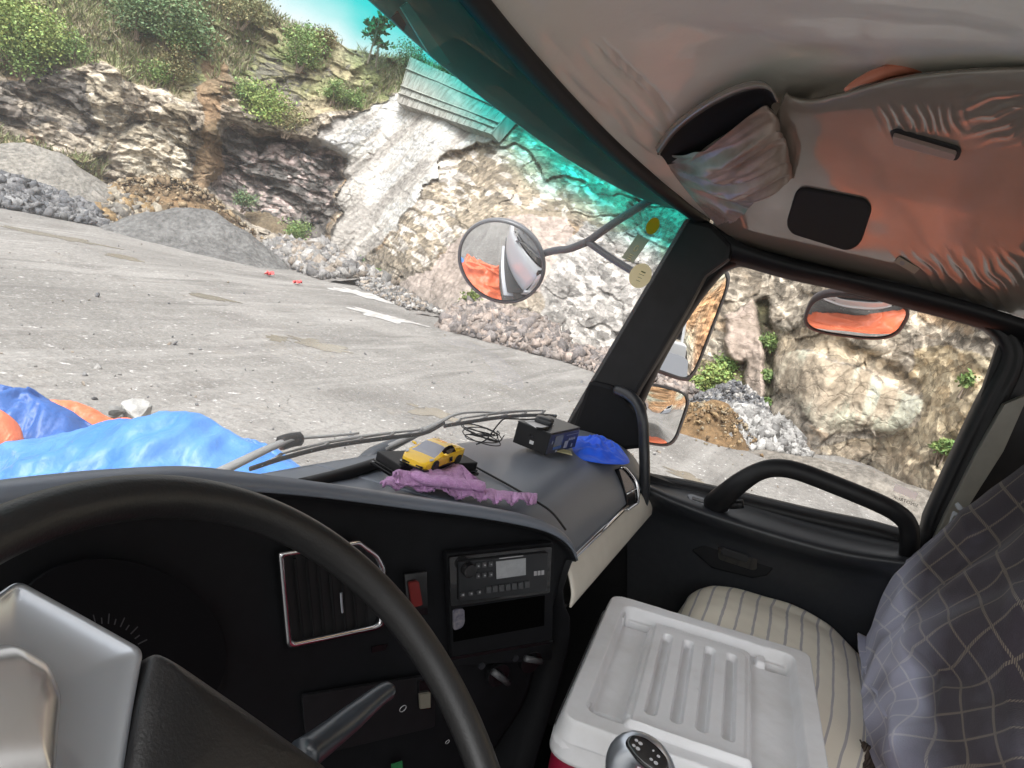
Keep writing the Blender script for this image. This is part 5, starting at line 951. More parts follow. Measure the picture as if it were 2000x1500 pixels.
# ------------------------------------------------------------------ loose things in the cab
# white storage box with a moulded lid
LZ = 1.962
L0 = on(1187, 1166, Z=LZ); ln = nrm(A_([-.05, .075, 1.])); L1, L3 = onp(1588, 1287, L0, ln), onp(1077, 1408, L0, ln)
eu = nrm(L1-L0); lu = np.linalg.norm(L1-L0); ev = (L3-L0)-eu*np.dot(L3-L0, eu); lv = np.linalg.norm(L3-L0)*1.03; ev = nrm(ev)
box = thing('storage_box', 'white plastic storage box with a dark red body standing beside the passenger seat', 'storage box', (L0+L1+L3*0+L3)/3*A_([1, 1, 0])+A_([0, 0, 1.25]))
nu, nvv = 300, 300; uu, vv = np.meshgrid(np.linspace(-.5, .5, nu)*lu, np.linspace(-.5, .5, nvv)*lv)
def sdbox(x, y, cx, cy, hx, hy, r): qx, qy = np.abs(x-cx)-hx+r, np.abs(y-cy)-hy+r; return np.hypot(np.maximum(qx, 0), np.maximum(qy, 0))+np.minimum(np.maximum(qx, qy), 0)-r
hu_, hv_ = lu/2, lv/2
d0 = sdbox(uu, vv, 0, 0, hu_, hv_, .035); h = -.045*sm(-.012, .003, d0)
inn_ = sdbox(uu, vv, 0, .0, hu_-.042, hv_-.045, .02); h = h-.024*sm(.004, -.006, inn_)
blk = sdbox(uu, vv, .0-.01, .01, hu_*.47, hv_*.80, .015); h = h+.013*sm(.003, -.003, blk); blk2 = sdbox(uu, vv, -.01, .012, hu_*.42, hv_*.72, .015); h = h+.005*sm(.002, -.002, blk2)
for k in range(4):
    g_ = sdbox(uu, vv, -.01+(k-1.5)*hu_*.195, .0, hu_*.045, hv_*.58, .009); h = h-.013*sm(.0015, -.003, g_)
for cx, cy in ((-.62, -.70), (.70, -.70), (-.62, .70), (.70, .70)):
    h = h-.018*sm(.002, -.002, sdbox(uu, vv, cx*hu_, cy*hv_, hu_*.15, hv_*.055, .004))*sm(0, -.004, inn_+.002)*1.0
for cx, cy in ((-.80, -.70), (.52, -.70), (.87, -.70), (-.80, .70)):
    h = h+.012*sm(.002, -.002, sdbox(uu, vv, cx*hu_, cy*hv_, hu_*.05, hv_*.055, .004))*sm(0, -.004, inn_)
h = h-.002*sm(.004, .002, np.hypot(uu+.0, vv-.02)); h += .0006*fbm(np.stack([uu*40, vv*40, uu*0], -1), 3, 4)
LC = L0+eu*hu_+ev*hv_
LGd = LC+eu*uu[..., None]+ev*vv[..., None]+ln*(h+.016)[..., None]
keep = d0 < .0025; idx = -np.ones(keep.size, int); idx[keep.ravel()] = np.arange(keep.sum()); f = gridf(nvv, nu); f = idx[f]; f = f[(f >= 0).all(1)]
M['lid'] = mat('worn_white_plastic', (.70, .70, .715), .45, c2=(.58, .57, .565), ns=7, nlo=.48, nhi=.78, bump=.12, bs=60, var=0)
mk('lid', LGd.reshape(-1, 3)[keep.ravel()], f, M['lid'], box, True)
per = rpoly([(-hu_, -hv_), (hu_, -hv_), (hu_, hv_), (-hu_, hv_)], .05, 10); pr = lambda k, z: np.array([LC+eu*x*k+ev*y*k+ln*(z-LZ) for x, y in per])
RR = np.stack([pr(1.004, LZ-.016), pr(1.008, LZ-.026), pr(1.012, LZ-.042), pr(1.014, LZ-.048), pr(.99, LZ-.05)]); mk('lid_skirt', RR.reshape(-1, 3), gridf(5, len(per), True), M['lid'], box, True)
RR = np.stack([pr(.99, LZ-.045), pr(.985, LZ-.2), pr(.93, 1.27), pr(.9, 1.256)]); mk('body', RR.reshape(-1, 3), gridf(4, len(per), True), mat('dark_red_plastic', (.23, .006, .03), .45), box, True)
# plaid blanket thrown over the seat
M['plaid'] = mat('plaid_wool', (.2, .2, .2), .95, bump=.8, bs=420, bd=.002, spec=.15, sheen=.15)
t = M['plaid'].node_tree; b = t.nodes['Principled BSDF']; a_ = t.nodes.new('ShaderNodeAttribute'); a_.attribute_name = 'UVc'; s_ = t.nodes.new('ShaderNodeSeparateColor'); lnk(t, a_.outputs['Color'], s_.inputs[0])
U_, V_, W_ = s_.outputs[0], s_.outputs[1], s_.outputs[2]
fu, fv = mth('FRACT', mth('MULTIPLY', U_, 1.0)), mth('FRACT', mth('MULTIPLY', V_, 1.0))
lnu, lnv = mth('LESS_THAN', fu, .085), mth('LESS_THAN', fv, .085)
tw = mth('LESS_THAN', mth('FRACT', mth('MULTIPLY', mth('ADD', U_, V_), 13.0)), .62); line = mth('MULTIPLY', mth('MAXIMUM', lnu, lnv), tw)
nz = t.nodes.new('ShaderNodeTexNoise'); nz.inputs['Scale'].default_value = 8; nz.inputs['Detail'].default_value = 5; lnk(t, t.nodes['Texture Coordinate'].outputs['Object'], nz.inputs['Vector'])
lav = mth('MINIMUM', mth('MAXIMUM', mth('ADD', W_, mth('MULTIPLY', mth('SUBTRACT', nz.outputs['Fac'], .5), .5)), 0.0), 1.0)
m1 = t.nodes.new('ShaderNodeMix'); m1.data_type = 'RGBA'; lnk(t, lav, m1.inputs[0]); m1.inputs[6].default_value = (.056, .047, .058, 1); m1.inputs[7].default_value = (.46, .47, .60, 1)
m2 = t.nodes.new('ShaderNodeMix'); m2.data_type = 'RGBA'; lnk(t, line, m2.inputs[0]); lnk(t, m1.outputs[2], m2.inputs[6])
m3 = t.nodes.new('ShaderNodeMix'); m3.data_type = 'RGBA'; lnk(t, lav, m3.inputs[0]); m3.inputs[6].default_value = (.21, .175, .14, 1); m3.inputs[7].default_value = (.72, .71, .74, 1); lnk(t, m3.outputs[2], m2.inputs[7]); lnk(t, m2.outputs[2], b.inputs['Base Color'])
up_ = nrm(bo[-1]-bo[0]); bulge = A_([-.03, .035, .012])
midc = [(bo*.62+bi*.38)+bulge*1.0, (bo*.3+bi*.7)+bulge*.8]
rowsB = [bo+A_([.035, -.10, .01]), bo+A_([.012, -.0, .006]), midc[0], midc[1], bi+A_([-.0, .012, .006]), bi+A_([-.03, -.04, -.02])]
NB, MBk = 170, 150; BG = loft(rowsB, NB, MBk)                      # axis 0: across, axis 1: up
uB, vB = np.meshgrid(np.linspace(0, 1, NB), np.linspace(0, 1, MBk)); du = np.linalg.norm(BG[-1, 60]-BG[0, 60]); dv_ = np.linalg.norm(BG[75, -1]-BG[75, 0])
aX, aY = vB*.95*0+vB*du, uB*dv_
dx, dy = aX-.40, aY+.10; an = np.arctan2(dy, dx-.0); rr = np.hypot(dx, dy)
fold = .024*np.sin(an*9+.6)*sm(.2, .5, rr)*(1-.4*sm(.6, 1., rr))+.010*np.sin(an*21+2+3*rr)*sm(.2, .45, rr)+.012*(1-np.abs(vn(np.stack([aX*6+aY*3, aY*9-aX*2, aX*0], -1), 17)))**2+.008*fbm(np.stack([aX*7, aY*5, aX*0], -1), 3, 7)
gn = np.cross(np.gradient(BG, axis=0), np.gradient(BG, axis=1)); gn /= np.linalg.norm(gn, axis=2)[..., None]; gn *= np.sign((gn*(EYE-BG)).sum(2))[..., None]; BG = BG+gn*(fold+.006)[..., None]
a0 = math.radians(7); us, vs_ = (aX*math.cos(a0)+aY*math.sin(a0))/.050, (-aX*math.sin(a0)+aY*math.cos(a0))/.060
lavw = np.clip(1.15-1.9*uB+.25*np.sin(an*9+.6)-.3*vB+1.0*np.exp(-((uB-.36+.12*vB)/.085)**2), 0, 1)
bl = sheet('blanket', BG, M['plaid'], None, .006, uv=np.stack([us, vs_, lavw], -1).reshape(-1, 3)); tag(bl, 'plaid wool blanket in dark purple and lavender draped over the passenger seat back', 'blanket')
# end of the blanket lying on the cushion
e1 = [on(x, y, X=X) for x, y, X in ((1662, 1272, 2.0), (1668, 1330, 1.84), (1690, 1390, 1.66), (1712, 1448, 1.52))]; e2 = [on(x, y, X=X) for x, y, X in ((1702, 1318, 2.01), (1725, 1345, 1.86), (1735, 1400, 1.68), (1732, 1462, 1.52))]
EGd = loft([[p+A_([0, 0, .004]) for p in e1], [(p+q)/2+A_([0, .0, .016]) for p, q in zip(e1, e2)], [q+A_([0, -.02, .02]) for q in e2]], 60, 30); EGd[..., 2] += .045+.006*fbm(EGd*16, 3, 8)
uE, vE = np.meshgrid(np.linspace(0, 5, 60), np.linspace(0, .8, 30))
tail = sheet('blanket_tail', EGd, M['plaid'], bl, .005, uv=np.stack([uE, vE+.15, uE*0+1.1], -1).reshape(-1, 3)); tag(tail, 'pale lavender end of the blanket lying on the seat cushion')
# tassel fringe hanging dark at the box side
rs = np.random.default_rng(12); mb = MB()
for k in range(90):
    f_ = rs.random(); p = on(1612+112*f_, 1412+62*f_+rs.normal()*3, X=1.60-.09*f_); q = p+A_([rs.normal()*.012-.01, rs.normal()*.012, -.10-.08*rs.random()]); mb.tube([p, (p+q)/2+rs.normal(size=3)*.004, q], .0028, 4)
mb.build('fringe', mat('fringe', (.05, .038, .035), .9, c2=(.12, .09, .07), ns=60), bl)

# recorder box on the dash
zb = 2.180
B0, B1, B2 = on(979, 868, Z=zb), on(1064, 889, Z=zb), on(1121, 874, Z=zb)
ay_ = (B2-B1); ly = min(np.linalg.norm(ay_), .19); ay_ = nrm(ay_); ax_ = nrm(np.cross(ay_, [0, 0, 1.])); lx = abs((B1-B0)@ax_); B0 = B1-ax_*lx; hz_ = .050
cb = B0+ax_*lx/2+ay_*ly/2+A_([0, 0, hz_/2]); rec = thing('recorder', 'black driving recorder box with a small display on the passenger dashboard', 'recorder', cb-A_([0, 0, hz_/2]))
mb = MB().box(cb, lx, ly, hz_, [ax_, ay_, [0, 0, 1]]); mb.build('case', M['black'], rec, bevel=.0015)
mb = MB().box(cb+A_([0, 0, hz_/2+.0012]), lx*1.02, ly*1.02, .0022, [ax_, ay_, [0, 0, 1]]); mb.build('cover', mat('recorder_cover', (.055, .058, .062), .35, .4), rec, bevel=.0006)
def bface(u, v_, w_): return cb+ax_*lx*u+ay_*ly*v_+A_([0, 0, hz_*w_])
def bq(mb, face, u0, u1, w0, w1, off, th=.0006):
    if face == 's': n = -ay_; P = [cb-ay_*(ly/2+off)+ax_*lx*u+A_([0, 0, hz_*q]) for u, q in ((u0, w0), (u1, w0), (u1, w1), (u0, w1))]
    else: n = ax_; P = [cb+ax_*(lx/2+off)+ay_*ly*u+A_([0, 0, hz_*q]) for u, q in ((u0, w0), (u1, w0), (u1, w1), (u0, w1))]
    mb.prism(P, n, th)
mb = MB(); bq(mb, 'e', -.49, .49, -.46, .46, .0025, .0025); fp = mb.build('face_plate', mat('recorder_face', (.03, .036, .06), .35), rec, bevel=.0006)
mb = MB(); bq(mb, 'e', -.33, -.06, -.16, .36, .0032); mb.build('display', mat('recorder_lcd', (.20, .21, .16), .25), rec)
mb = MB(); bq(mb, 'e', -.33, -.06, -.30, -.17, .0034); mb.build('display_label', mat('blue_label', (.05, .13, .4), .4), rec)
mb = MB()
for k in range(4): bq(mb, 'e', .16+.06*k, .2+.06*k, .0, .12, .0034)
bq(mb, 'e', .04, .16, -.34, .0, .0034); bq(mb, 'e', -.41, -.39, .0, .16, .0034); bq(mb, 'e', .3, .34, -.36, -.2, .0034); bq(mb, 'e', -.22, -.16, -.44, -.34, .0034); bq(mb, 'e', .05, .45, .28, .30, .0034)
mb.build('marking', mat('recorder_print', (.36, .38, .45), .5), rec)
mb = MB(); bq(mb, 's', -.02, .10, -.26, -.10, .0006); mb.build('side_label', mat('side_label', (.55, .55, .55), .5), rec); mb = MB(); bq(mb, 's', -.06, .08, .02, .16, .0005); mb.build('side_socket', M['gloss'], rec)
pc_ = on(1096, 880, Z=zb+.004); mb = MB().box(pc_+A_([0, 0, .0]), .05, .035, .0012, [nrm(ax_+ay_*.6), nrm(ay_-ax_*.6), [0, 0, 1]]); tag(mb.build('paper_card', mat('card', (.62, .56, .32), .6, c2=(.5, .48, .25), ns=40)), 'small pale yellow card lying under the recorder edge', 'card')
zt = cb[2]+hz_/2+.0028; nc = on(1030, 828, Z=zt); mb = MB().prism([on(x, y, Z=zt) for x, y in ((1025, 823), (1060, 816), (1082, 830), (1050, 838))][::-1], A_([0, 0, -1.]), .0008); tag(mb.build('paper_note', M['white']), 'white paper note under the antenna on the recorder', 'paper')
ac = on(1062, 826, Z=zt+.002); ant = thing('antenna', 'black puck antenna lying on top of the recorder', 'antenna', ac)
P_ = rpoly([(-.021, -.018), (.021, -.018), (.021, .018), (-.021, .018)], .009, 6); a1, a2 = nrm(ax_+ay_*.3), nrm(ay_-ax_*.3); lay = lambda k, z: np.array([ac+a1*x*k+a2*y*k+A_([0, 0, z]) for x, y in P_])
RR = np.stack([lay(.96, 0), lay(1, .002), lay(1, .008), lay(.93, .0125), lay(.6, .0145), lay(.02, .015)]); mk('antenna_body', RR.reshape(-1, 3), gridf(6, len(P_), True), mat('antenna_black', (.03, .032, .036), .35), ant, True)
MB().tube(cr([ac-a1*.018+A_([0, 0, .004]), ac-a1*.03-a2*.02+A_([0, 0, .003]), on(1000, 818, Z=zt+.012), on(985, 818, Z=zt+.016), on(972, 830, Z=zt), on(950, 858, Z=zb+.02), on(930, 868, Z=zb+.006)], 50), .0018, 6).build('antenna_cable', M['rubber'], ant, True)
MB().tube([on(1048, 837, Z=zt+.003), on(1058, 838, Z=zt+.003), on(1070, 836, Z=zt+.003)], .0035, 8).build('cable_plug', M['black'], ant, True)
# coil of cable behind the toy car
rs = np.random.default_rng(4); pts = []; cc_ = on(935, 868, Z=2.172); w0_, w1_ = nrm(RT*A_([1, 1, 0])), nrm(A_([FW[0], FW[1], 0]))
for k in range(150):
    a_ = k*.30; r_ = .036+.010*math.sin(k*.13)+.006*rs.normal()*.2; pts.append(cc_+w0_*r_*math.cos(a_)+w1_*r_*.75*math.sin(a_)+A_([0, 0, .012+.022*(.5+.5*math.sin(a_*.5+k*.03))]))
pts += [on(975, 862, Z=zb+.02), on(985, 850, Z=zb+.03)]
tag(MB().tube(cr(pts, 520), .0012, 6).build('cable_coil', M['rubber'], None, True), 'coil of thin black cable beside the recorder', 'cable')
# blue cloth
def pile(name, px, z0, hgt, mt, seed, fq=14, lab='', cat='cloth', ridg=.5, sub=90, smooth=True, thick=.002, prof=None):
    P = np.array([on(x, y, Z=z0) for x, y in px]); c = P.mean(0); lo_, hi_ = P[:, :2].min(0), P[:, :2].max(0); X, Y = np.meshgrid(np.linspace(lo_[0], hi_[0], sub), np.linspace(lo_[1], hi_[1], sub))
    r = cr(np.vstack([P, P[:1]]), 160)[:-1]; ang = np.arctan2(r[:, 1]-c[1], r[:, 0]-c[0]); rad = np.hypot(r[:, 0]-c[0], r[:, 1]-c[1])
    t_ = np.linspace(0, 2*np.pi, 120, endpoint=False); ss = np.linspace(0, 1, 46); G = np.zeros((46, 120, 3)); o_ = np.argsort(ang); rd = np.interp(t_, np.r_[ang[o_]-2*np.pi, ang[o_], ang[o_]+2*np.pi]+0, np.r_[rad[o_], rad[o_], rad[o_]])
    t2 = np.where(t_ > np.pi, t_-2*np.pi, t_); rd = np.interp(t2, np.r_[ang[o_][-1]-2*np.pi, ang[o_], ang[o_][0]+2*np.pi], np.r_[rad[o_][-1], rad[o_], rad[o_][0]])
    x = c[0]+np.cos(t_)*rd*ss[:, None]; y = c[1]+np.sin(t_)*rd*ss[:, None]; q = np.stack([x*fq, y*fq, x*0+seed], -1); q = q+.6*fbm(q*.6, 2, seed+3)[..., None]
    h_ = (1-ss[:, None]**2.2)*(.45+.55*(1-np.abs(vn(q, seed)))**1.5+.25*fbm(q*2.2, 3, seed+1)); G = np.stack([x, y, z0+.002+hgt*np.maximum(h_, 0)], -1)
    return tag(sheet(name, G[:, np.r_[0:120, 0]], mt, None, thick, smooth), lab, cat)
M['bcloth'] = mat('blue_cloth', (.010, .10, .85), .85, c2=(.016, .14, .92), ns=20, bump=.4, bs=500, bd=.001, sheen=.2)
pile('blue_cloth', [(1112, 872), (1125, 856), (1150, 856), (1185, 866), (1215, 884), (1228, 900), (1222, 908), (1180, 907), (1140, 900), (1118, 888)], 2.168, .034, M['bcloth'], 3, 22, 'crumpled bright blue cloth beside the recorder')
# pink towel: lower sheet and a rolled fold
M['pink'] = mat('pink_towel', (.66, .36, .66), .95, c2=(.54, .26, .55), ns=160, bump=1.0, bs=420, bd=.006, sheen=.3)
tw_ = thing('towel', 'pink purple towel folded on the dashboard in front of the toy car', 'towel', on(880, 955, Z=2.17))
tz = 2.180
def ragged(P, n, z, seed, amp=.0016):
    C_ = cr([on(x, y, Z=z) for x, y in P], n); t_ = np.arange(n)[:, None]*.9; return C_+amp*np.concatenate([fbm(np.concatenate([t_, t_*0+seed, t_*0+k], 1), 2, seed+k)[:, None] for k in range(3)], 1)*A_([1, 1, .2])
NT = 220; w1_ = np.linspace(0, 1, NT)
lo1 = [(744, 950), (762, 940), (800, 938), (840, 944), (880, 952), (930, 960), (1000, 968), (1046, 972)]; lo2 = [(746, 957), (790, 958), (830, 962), (870, 970), (930, 981), (990, 987), (1042, 985)]
A1, A2 = ragged(lo1, NT, tz, 1), ragged(lo2, NT, tz, 2, .003); TG = loft([A1, A1*.5+A2*.5+A_([0, 0, .005]), A2], NT, 26)
TG[..., 2] += .0045*np.sin(w1_*42+2*np.sin(w1_*9))[None, :]*np.linspace(0, 1, 26)[:, None]**2+.0045+.002*fbm(TG*60, 2, 5)
mk('towel_sheet', TG.reshape(-1, 3), gridf(26, NT), M['pink'], tw_, True).modifiers.new('t', 'SOLIDIFY').thickness = .0035
u1 = [(770, 934), (772, 926), (800, 925), (814, 914), (850, 920), (886, 909), (896, 926), (902, 936)]; u2 = [(772, 946), (796, 950), (830, 950), (862, 954), (900, 956), (930, 954), (940, 950), (945, 946)]
A1, A2 = ragged(u1, NT, tz+.012, 3), ragged(u2, NT, tz+.008, 4); TG = loft([A1, A1*.6+A2*.4+A_([0, 0, .010]), A1*.3+A2*.7+A_([0, 0, .004]), A2], NT, 30)
TG[..., 2] += .003*np.sin(w1_*17+1)[None, :]*np.linspace(1, .2, 30)[:, None]+.0015*fbm(TG*60, 2, 15)
mk('towel_fold', TG.reshape(-1, 3), gridf(30, NT), M['pink'], tw_, True).modifiers.new('t', 'SOLIDIFY').thickness = .0035
rl_ = cr([on(x, y, Z=tz+.022) for x, y in ((806, 926), (835, 936), (880, 943), (920, 948), (942, 950))], 90); mb = MB().tube(rl_, np.interp(np.linspace(0, 1, 90), [0, .06, .5, .94, 1], [.007, .010, .012, .0125, .010]), 24, flat=.8); V = np.vstack(mb.V); V += .0012*fbm(V*110, 2, 25)[:, None]+.0015*fbm(V*35, 2, 26)[:, None]
mk('towel_roll', V, mb.F, M['pink'], tw_, True)
mb = MB(); ec = rl_[-1]; ed_ = nrm(rl_[-1]-rl_[-3]); e1_ = nrm(np.cross(ed_, [0, 0, 1.])); ang_ = np.linspace(0, 4.2*np.pi, 60); sp = ec+ed_*.0008+(np.linspace(.010, .002, 60)[:, None])*(np.cos(ang_)[:, None]*e1_+np.sin(ang_)[:, None]*A_([0, 0, .8])); mb.tube(sp, .0011, 6); mb.build('towel_edge', M['pink'], tw_, True)
# display stand and toy car
zs = 2.176; s0_, s1_, s2_ = on(749, 924, Z=zs), on(917, 931, Z=zs), on(903, 890, Z=zs)
sc_ = on(835, 906, Z=zs+.010); hx_ = nrm(on(905, 905, Z=zs)-on(760, 912, Z=zs)); hy_ = nrm(np.cross([0, 0, 1.], hx_)); std = thing('display_stand', 'black rectangular display stand under the yellow toy car', 'stand', sc_-A_([0, 0, .01]))
ls = np.linalg.norm(on(912, 910, Z=zs)-on(752, 916, Z=zs))*.98; ws_ = .075
mb = MB().box(sc_+A_([0, 0, -.003]), ls, ws_, .004, [hx_, hy_, [0, 0, 1]]); mb.box(sc_+A_([0, 0, -.009]), ls*1.03, ws_*1.05, .006, [hx_, hy_, [0, 0, 1]]); mb.build('stand_foot', M['gloss'], std, bevel=.001)
mb = MB().box(sc_+A_([0, 0, .006]), ls*.97, ws_*.94, .015, [hx_, hy_, [0, 0, 1]]); mb.build('stand_block', M['black'], std, bevel=.002)
zc_ = sc_[2]+.0137; f_, r_ = on(800, 905, Z=zc_), on(884, 888, Z=zc_); cx = A_([-1., .0, 0])
# turn so that the nose and the car's left flank both show
th0 = math.radians(-2); cx = A_([cx[0]*math.cos(th0)-cx[1]*math.sin(th0), cx[0]*math.sin(th0)+cx[1]*math.cos(th0), 0]); cy = np.cross([0, 0, 1.], cx); cc0 = on(842, 903, Z=zc_); Lc = .132
car = thing('toy_car', 'yellow toy sports car with black wheels on a black stand', 'toy car', cc0)
def cp(x, y, z): return cc0+cx*(x*Lc)+cy*(y*Lc)+A_([0, 0, z*Lc])
# stations: x from nose (+.5) to tail (-.5): sill half width, belt half width, belt z, roof half width, roof z
ST = [(.5, .10, .13, .105, .09, .112), (.47, .17, .185, .115, .15, .128), (.40, .205, .215, .135, .17, .152), (.30, .215, .228, .165, .18, .176), (.20, .212, .225, .180, .17, .196), (.10, .21, .222, .190, .165, .235), (.0, .205, .218, .196, .15, .272), (-.10, .205, .220, .202, .145, .283), (-.20, .208, .228, .208, .15, .277), (-.30, .215, .238, .214, .165, .262), (-.40, .215, .24, .212, .18, .240), (-.47, .205, .225, .205, .18, .220), (-.5, .19, .205, .19, .17, .205)]
rows_ = []
for x, a_, b_, zb_, c_, zr in ST:
    half = [(a_*.96, .035), (a_, .05), (b_, zb_*.72), (b_*.985, zb_), (b_*.5+c_*.5, (zb_*.45+zr*.55)), (c_, zr*.985), (c_*.5, zr*1.012), (0, zr*1.018)]
    rows_.append([cp(x, y, z) for y, z in half]+[cp(x, -y, z) for y, z in half[-2::-1]])
G0 = np.array(rows_); F_ = gridf(len(ST), 15); V_ = G0.reshape(-1, 3)
mcar = [tuple(q) for q in F_]; gl_f = []
for i in range(len(ST)-1):
    for j in range(14):
        if (3 <= i <= 5 and 5 <= j <= 8) or (5 <= i <= 7 and j in (3, 4, 9, 10)) or (8 <= i <= 9 and 6 <= j <= 7): gl_f.append(tuple(F_[i*14+j]))
body_f = [q for q in mcar if q not in set(gl_f)]+[tuple(range(14, -1, -1)), tuple((len(ST)-1)*15+k for k in range(15))]
M['yellow'] = mat('yellow_paint', (.86, .54, .03), .25, coat=.8)
bd_ = mk('body', V_, body_f, M['yellow'], car, False)
wsf = [q for q in gl_f if (q[0] % 15) in (5, 6, 7, 8)]; sdf = [q for q in gl_f if q not in set(wsf)]
mk('windscreen', V_, wsf, mat('toy_windscreen', (.30, .31, .36), .12, coat=.5), car); mk('side_window', V_, sdf, M['gloss'], car)
def wheel(x, sgn):
    c_ = cp(x, sgn*.236, .080); mb = MB().disc(c_, cy*sgn, .080*Lc, .055*Lc, 24); o = mb.build('wheel', M['rubber'], car, bevel=.0008); mb = MB().disc(c_+cy*sgn*.0004, cy*sgn, .052*Lc, .02*Lc, 16); mb.build('rim', mat('toy_rim', (.03, .03, .032), .3, .5) if 'toy_rim' not in bpy.data.materials else bpy.data.materials['toy_rim'], o)
for x in (.30, -.33):
    for s in (1, -1): wheel(x, s)
mb = MB()
for s in (1, -1):
    mb.prism([cp(.42, s*.19, .147), cp(.37, s*.212, .158), cp(.33, s*.20, .172), cp(.385, s*.165, .160)][::s], A_([0, 0, 1.]), -.0012)
mb.build('headlight', mat('toy_headlight', (.5, .52, .55), .15), car)
mb = MB()
for s in (1, -1): mb.prism([cp(-.12, s*.226, .15), cp(-.05, s*.222, .145), cp(-.09, s*.222, .07), cp(-.16, s*.222, .085)][::s], cy*s, -.001)
mb.build('air_intake', M['gloss'], car)
mb = MB().prism([cp(.515, .19, .045), cp(.535, .0, .045), cp(.515, -.19, .045), cp(.44, -.22, .045), cp(.44, .22, .045)], A_([0, 0, 1.]), .006*.5); mb.box(cp(-.03, 0, .04), .52*Lc, .41*Lc, .03*Lc, [cx, cy, [0, 0, 1]])
mb.prism([cp(.503, .15, .075), cp(.503, .05, .07), cp(.503, .05, .05), cp(.503, .16, .05)], cx, .0004); mb.prism([cp(.503, -.05, .07), cp(.503, -.15, .075), cp(.503, -.16, .05), cp(.503, -.05, .05)], cx, .0004); mb.build('splitter', M['gloss'], car)
mb = MB()
for s in (1, -1): mb.tube([cp(.13, s*.215, .205), cp(.125, s*.245, .215), cp(.12, s*.285, .218)], [.0015, .0028, .002], 8)
mb.build('wing_mirror', M['yellow'], car, True)

# ------------------------------------------------------------------ tarpaulins beside the truck
def tarpm(n, a, b_): return mat(n, a, .5, c2=b_, ns=2.5, bump=.5, bs=26, bd=.012, stretch=(1, 1, 1), var=0)
M['tblue'] = tarpm('blue_tarp', (.022, .12, .36), (.06, .18, .42)); M['tdark'] = tarpm('dark_blue_tarp', (.008, .05, .19), (.018, .085, .29)); M['torange'] = tarpm('orange_tarp', (.52, .105, .042), (.58, .14, .062))
def tarp(name, ridge, d, front, backw, mt, seed, lab, amp=.05, fq=2.2, n=150, m=70):
    rg = cr([on(x, y, d=dd if not np.isscalar(d) else d) for (x, y), dd in zip(ridge, d if not np.isscalar(d) else [d]*len(ridge))], n); toward = nrm(A_([-FW[0], -FW[1], 0]))
    r1 = rg+toward*front*.45+A_([0, 0, -.22*front]); r2 = rg+toward*front; r2[:, 2] = np.maximum(rg[:, 2]-1.0*front, .04); b1 = rg-toward*backw*.4; b1[:, 2] = rg[:, 2]*.75; b2 = rg-toward*backw; b2[:, 2] = .03
    r3 = r2+toward*front*.3; r3[:, 2] = .03
    G = loft([r3, r2, r1, rg, b1, b2], n, m); q = G*fq; q = q+.5*fbm(q*.7, 2, seed)[..., None]; f_ = (1-np.abs(vn(q, seed)))**2.2*1.3+.6*fbm(q*2.1, 3, seed+1)+.25*fbm(q*6, 3, seed+2)
    wgt = np.sin(np.linspace(0, np.pi, m))[:, None]*.9+.1; gn = nrm(toward+A_([0, 0, .8])); G = G+gn*(amp*f_*wgt)[..., None]; G[..., 2] = np.maximum(G[..., 2], .02)
    return tag(sheet(name, G, mt, None, .006), lab, 'tarp')
tarp('tarpaulin', [(-60, 880), (0, 884), (30, 874), (60, 866), (120, 852), (180, 842), (260, 828), (335, 815), (372, 819), (405, 832), (440, 852), (475, 872), (520, 895), (570, 918), (640, 955), (720, 1000)], 4.2, 1.5, .9, M['tblue'], 3, 'large smooth bright blue tarp spread in front of the truck', .06, 3.0)
tarp('tarpaulin', [(-80, 770), (-20, 768), (20, 766), (60, 770), (100, 787), (130, 805), (160, 824), (190, 845)], 5.0, .5, .6, M['tdark'], 13, 'crumpled dark blue tarp behind the bright blue one', .10, 3.0)
tarp('tarpaulin', [(40, 772), (70, 776), (100, 790), (140, 795), (175, 803), (205, 815), (235, 818), (262, 822), (290, 835), (340, 870)], 5.4, .5, .6, M['torange'], 23, 'strip of orange tarp showing behind the blue tarps', .06, 3.0)
tarp('tarpaulin', [(-90, 790), (-40, 796), (0, 806), (20, 815), (34, 832), (46, 866), (60, 920)], 4.35, .4, .3, M['torange'], 33, 'orange tarp corner at the far left of the windscreen', .05, 3.0)
tarp('tarpaulin', [(400, 860), (440, 852), (470, 862), (500, 872), (530, 885), (580, 915), (640, 960)], 4.6, .6, .5, M['tblue'], 43, 'torn blue tarp edge behind the wiper', .08, 3.5)
# orange sheet heaped along the right side of the truck: seen in the mirrors and in the shiny ceiling film
X, Y = np.meshgrid(np.linspace(2.42, 7.0, 150), np.linspace(-3.2, 3.2, 170)); hh = .75*np.exp(-((X-3.7)/1.3)**2)*np.exp(-((Y+1.2)/1.5)**4); q = np.stack([X*1.9, Y*1.9, X*0], -1); q = q+.5*fbm(q*.7, 2, 3)[..., None]
hh = hh+.16*(1-np.abs(vn(q, 5)))**2*np.exp(-((X-3.7)/1.6)**2)+.05*fbm(q*2, 3, 6)+.03
edge = np.hypot((X-3.7)/1.25, (Y+1.25)/1.7)+.12*fbm(q*.8, 3, 8); keep = (edge < 1).ravel(); idx = -np.ones(keep.size, int); idx[keep] = np.arange(keep.sum()); f = idx[gridf(170, 150)]; f = f[(f >= 0).all(1)]
V = np.stack([X, Y, np.maximum(hh, .02)], -1).reshape(-1, 3)[keep]; use = np.zeros(len(V), bool); use[f.ravel()] = True; i2 = -np.ones(len(V), int); i2[use] = np.arange(use.sum())
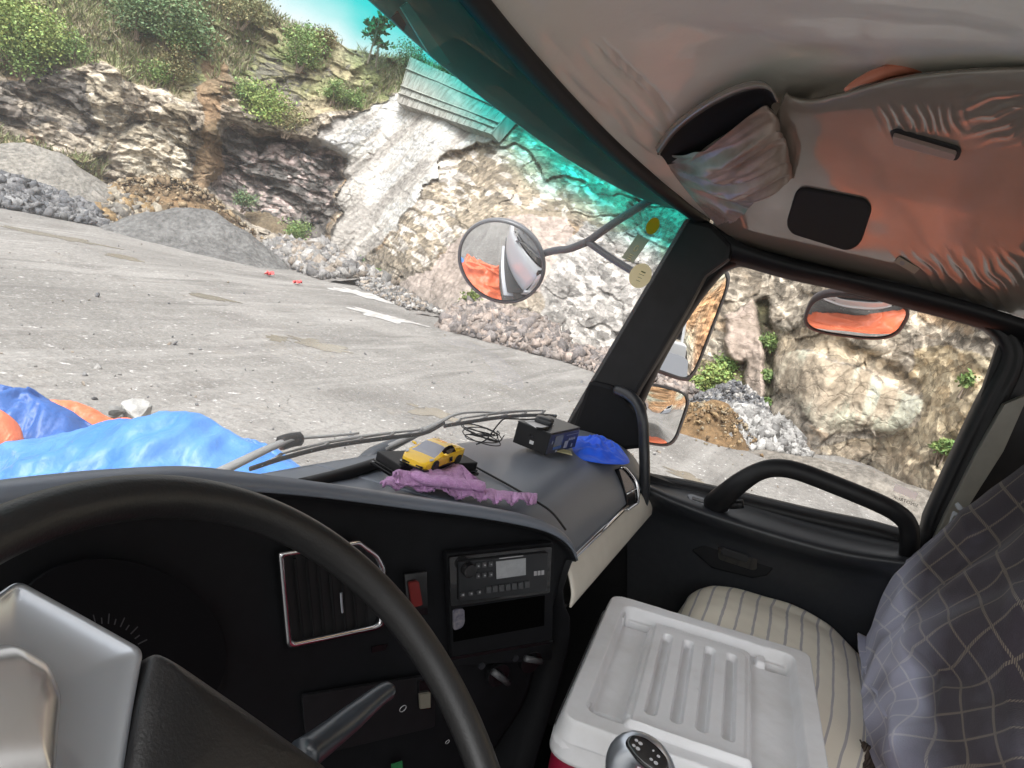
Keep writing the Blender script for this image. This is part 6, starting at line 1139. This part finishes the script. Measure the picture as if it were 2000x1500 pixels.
o = mk('tarpaulin', V[use], i2[f], M['torange'], None, True); o.modifiers.new('t', 'SOLIDIFY').thickness = .006; tag(o, 'orange tarp heaped on the ground along the passenger side, seen in the mirrors', 'tarp')
X, Y = np.meshgrid(np.linspace(.6, 3.6, 110), np.linspace(1.25, 3.0, 80)); q = np.stack([X*2.2, Y*2.2, X*0+9], -1); q = q+.5*fbm(q*.7, 2, 3)[..., None]; hh = .45*np.exp(-((X-2.1)/1.2)**4-((Y-2.1)/.7)**4)+.2*(1-np.abs(vn(q, 5)))**2+.04*fbm(q*2, 3, 6)
tag(sheet('tarpaulin', np.stack([X, Y, np.maximum(hh, .02)], -1), M['torange'], None, .006), 'crumpled orange tarp right under the truck front, seen in the round mirror', 'tarp')
# white loader standing far behind, visible in the large mirror
lc = A_([5.4, -18.0, 0.]); ldr = thing('wheel_loader', 'white wheel loader parked behind the truck, seen in the side mirror', 'loader', lc)
mb = MB().box(lc+A_([0, 0, 1.15]), 1.7, 4.2, .7); mb.box(lc+A_([0, -1.5, 1.7]), 1.5, 1.2, .5); mb.build('body', M['truck_white'], ldr, bevel=.08)
mb = MB().box(lc+A_([0, .1, 2.75]), 1.5, 1.5, .18); [mb.box(lc+A_([sx_*.68, .1+sy_*.68, 2.1]), .1, .1, 1.3) for sx_ in (-1, 1) for sy_ in (-1, 1)]; cbn = mb.build('cab', M['truck_white'], ldr, bevel=.04)
mb = MB().box(lc+A_([0, .1, 2.1]), 1.3, 1.3, 1.1); mb.build('window', M['gloss'], cbn)
mb = MB().box(lc+A_([0, 2.4, .9]), .25, 1.4, .25); mb.prism([lc+A_([-1.1, 3.0, .15]), lc+A_([-1.1, 3.7, .1]), lc+A_([-1.1, 3.1, 1.1])], A_([-1., 0, 0]), 2.2); mb.build('bucket', M['satin'], ldr, bevel=.02)
for sx_ in (-.95, .95):
    for sy_ in (-1.3, 1.3): mb = MB().disc(lc+A_([sx_+.22, sy_, .65]), (1, 0, 0), .65, .44, 28); mb.build('wheel', M['rubber'], ldr, bevel=.08)
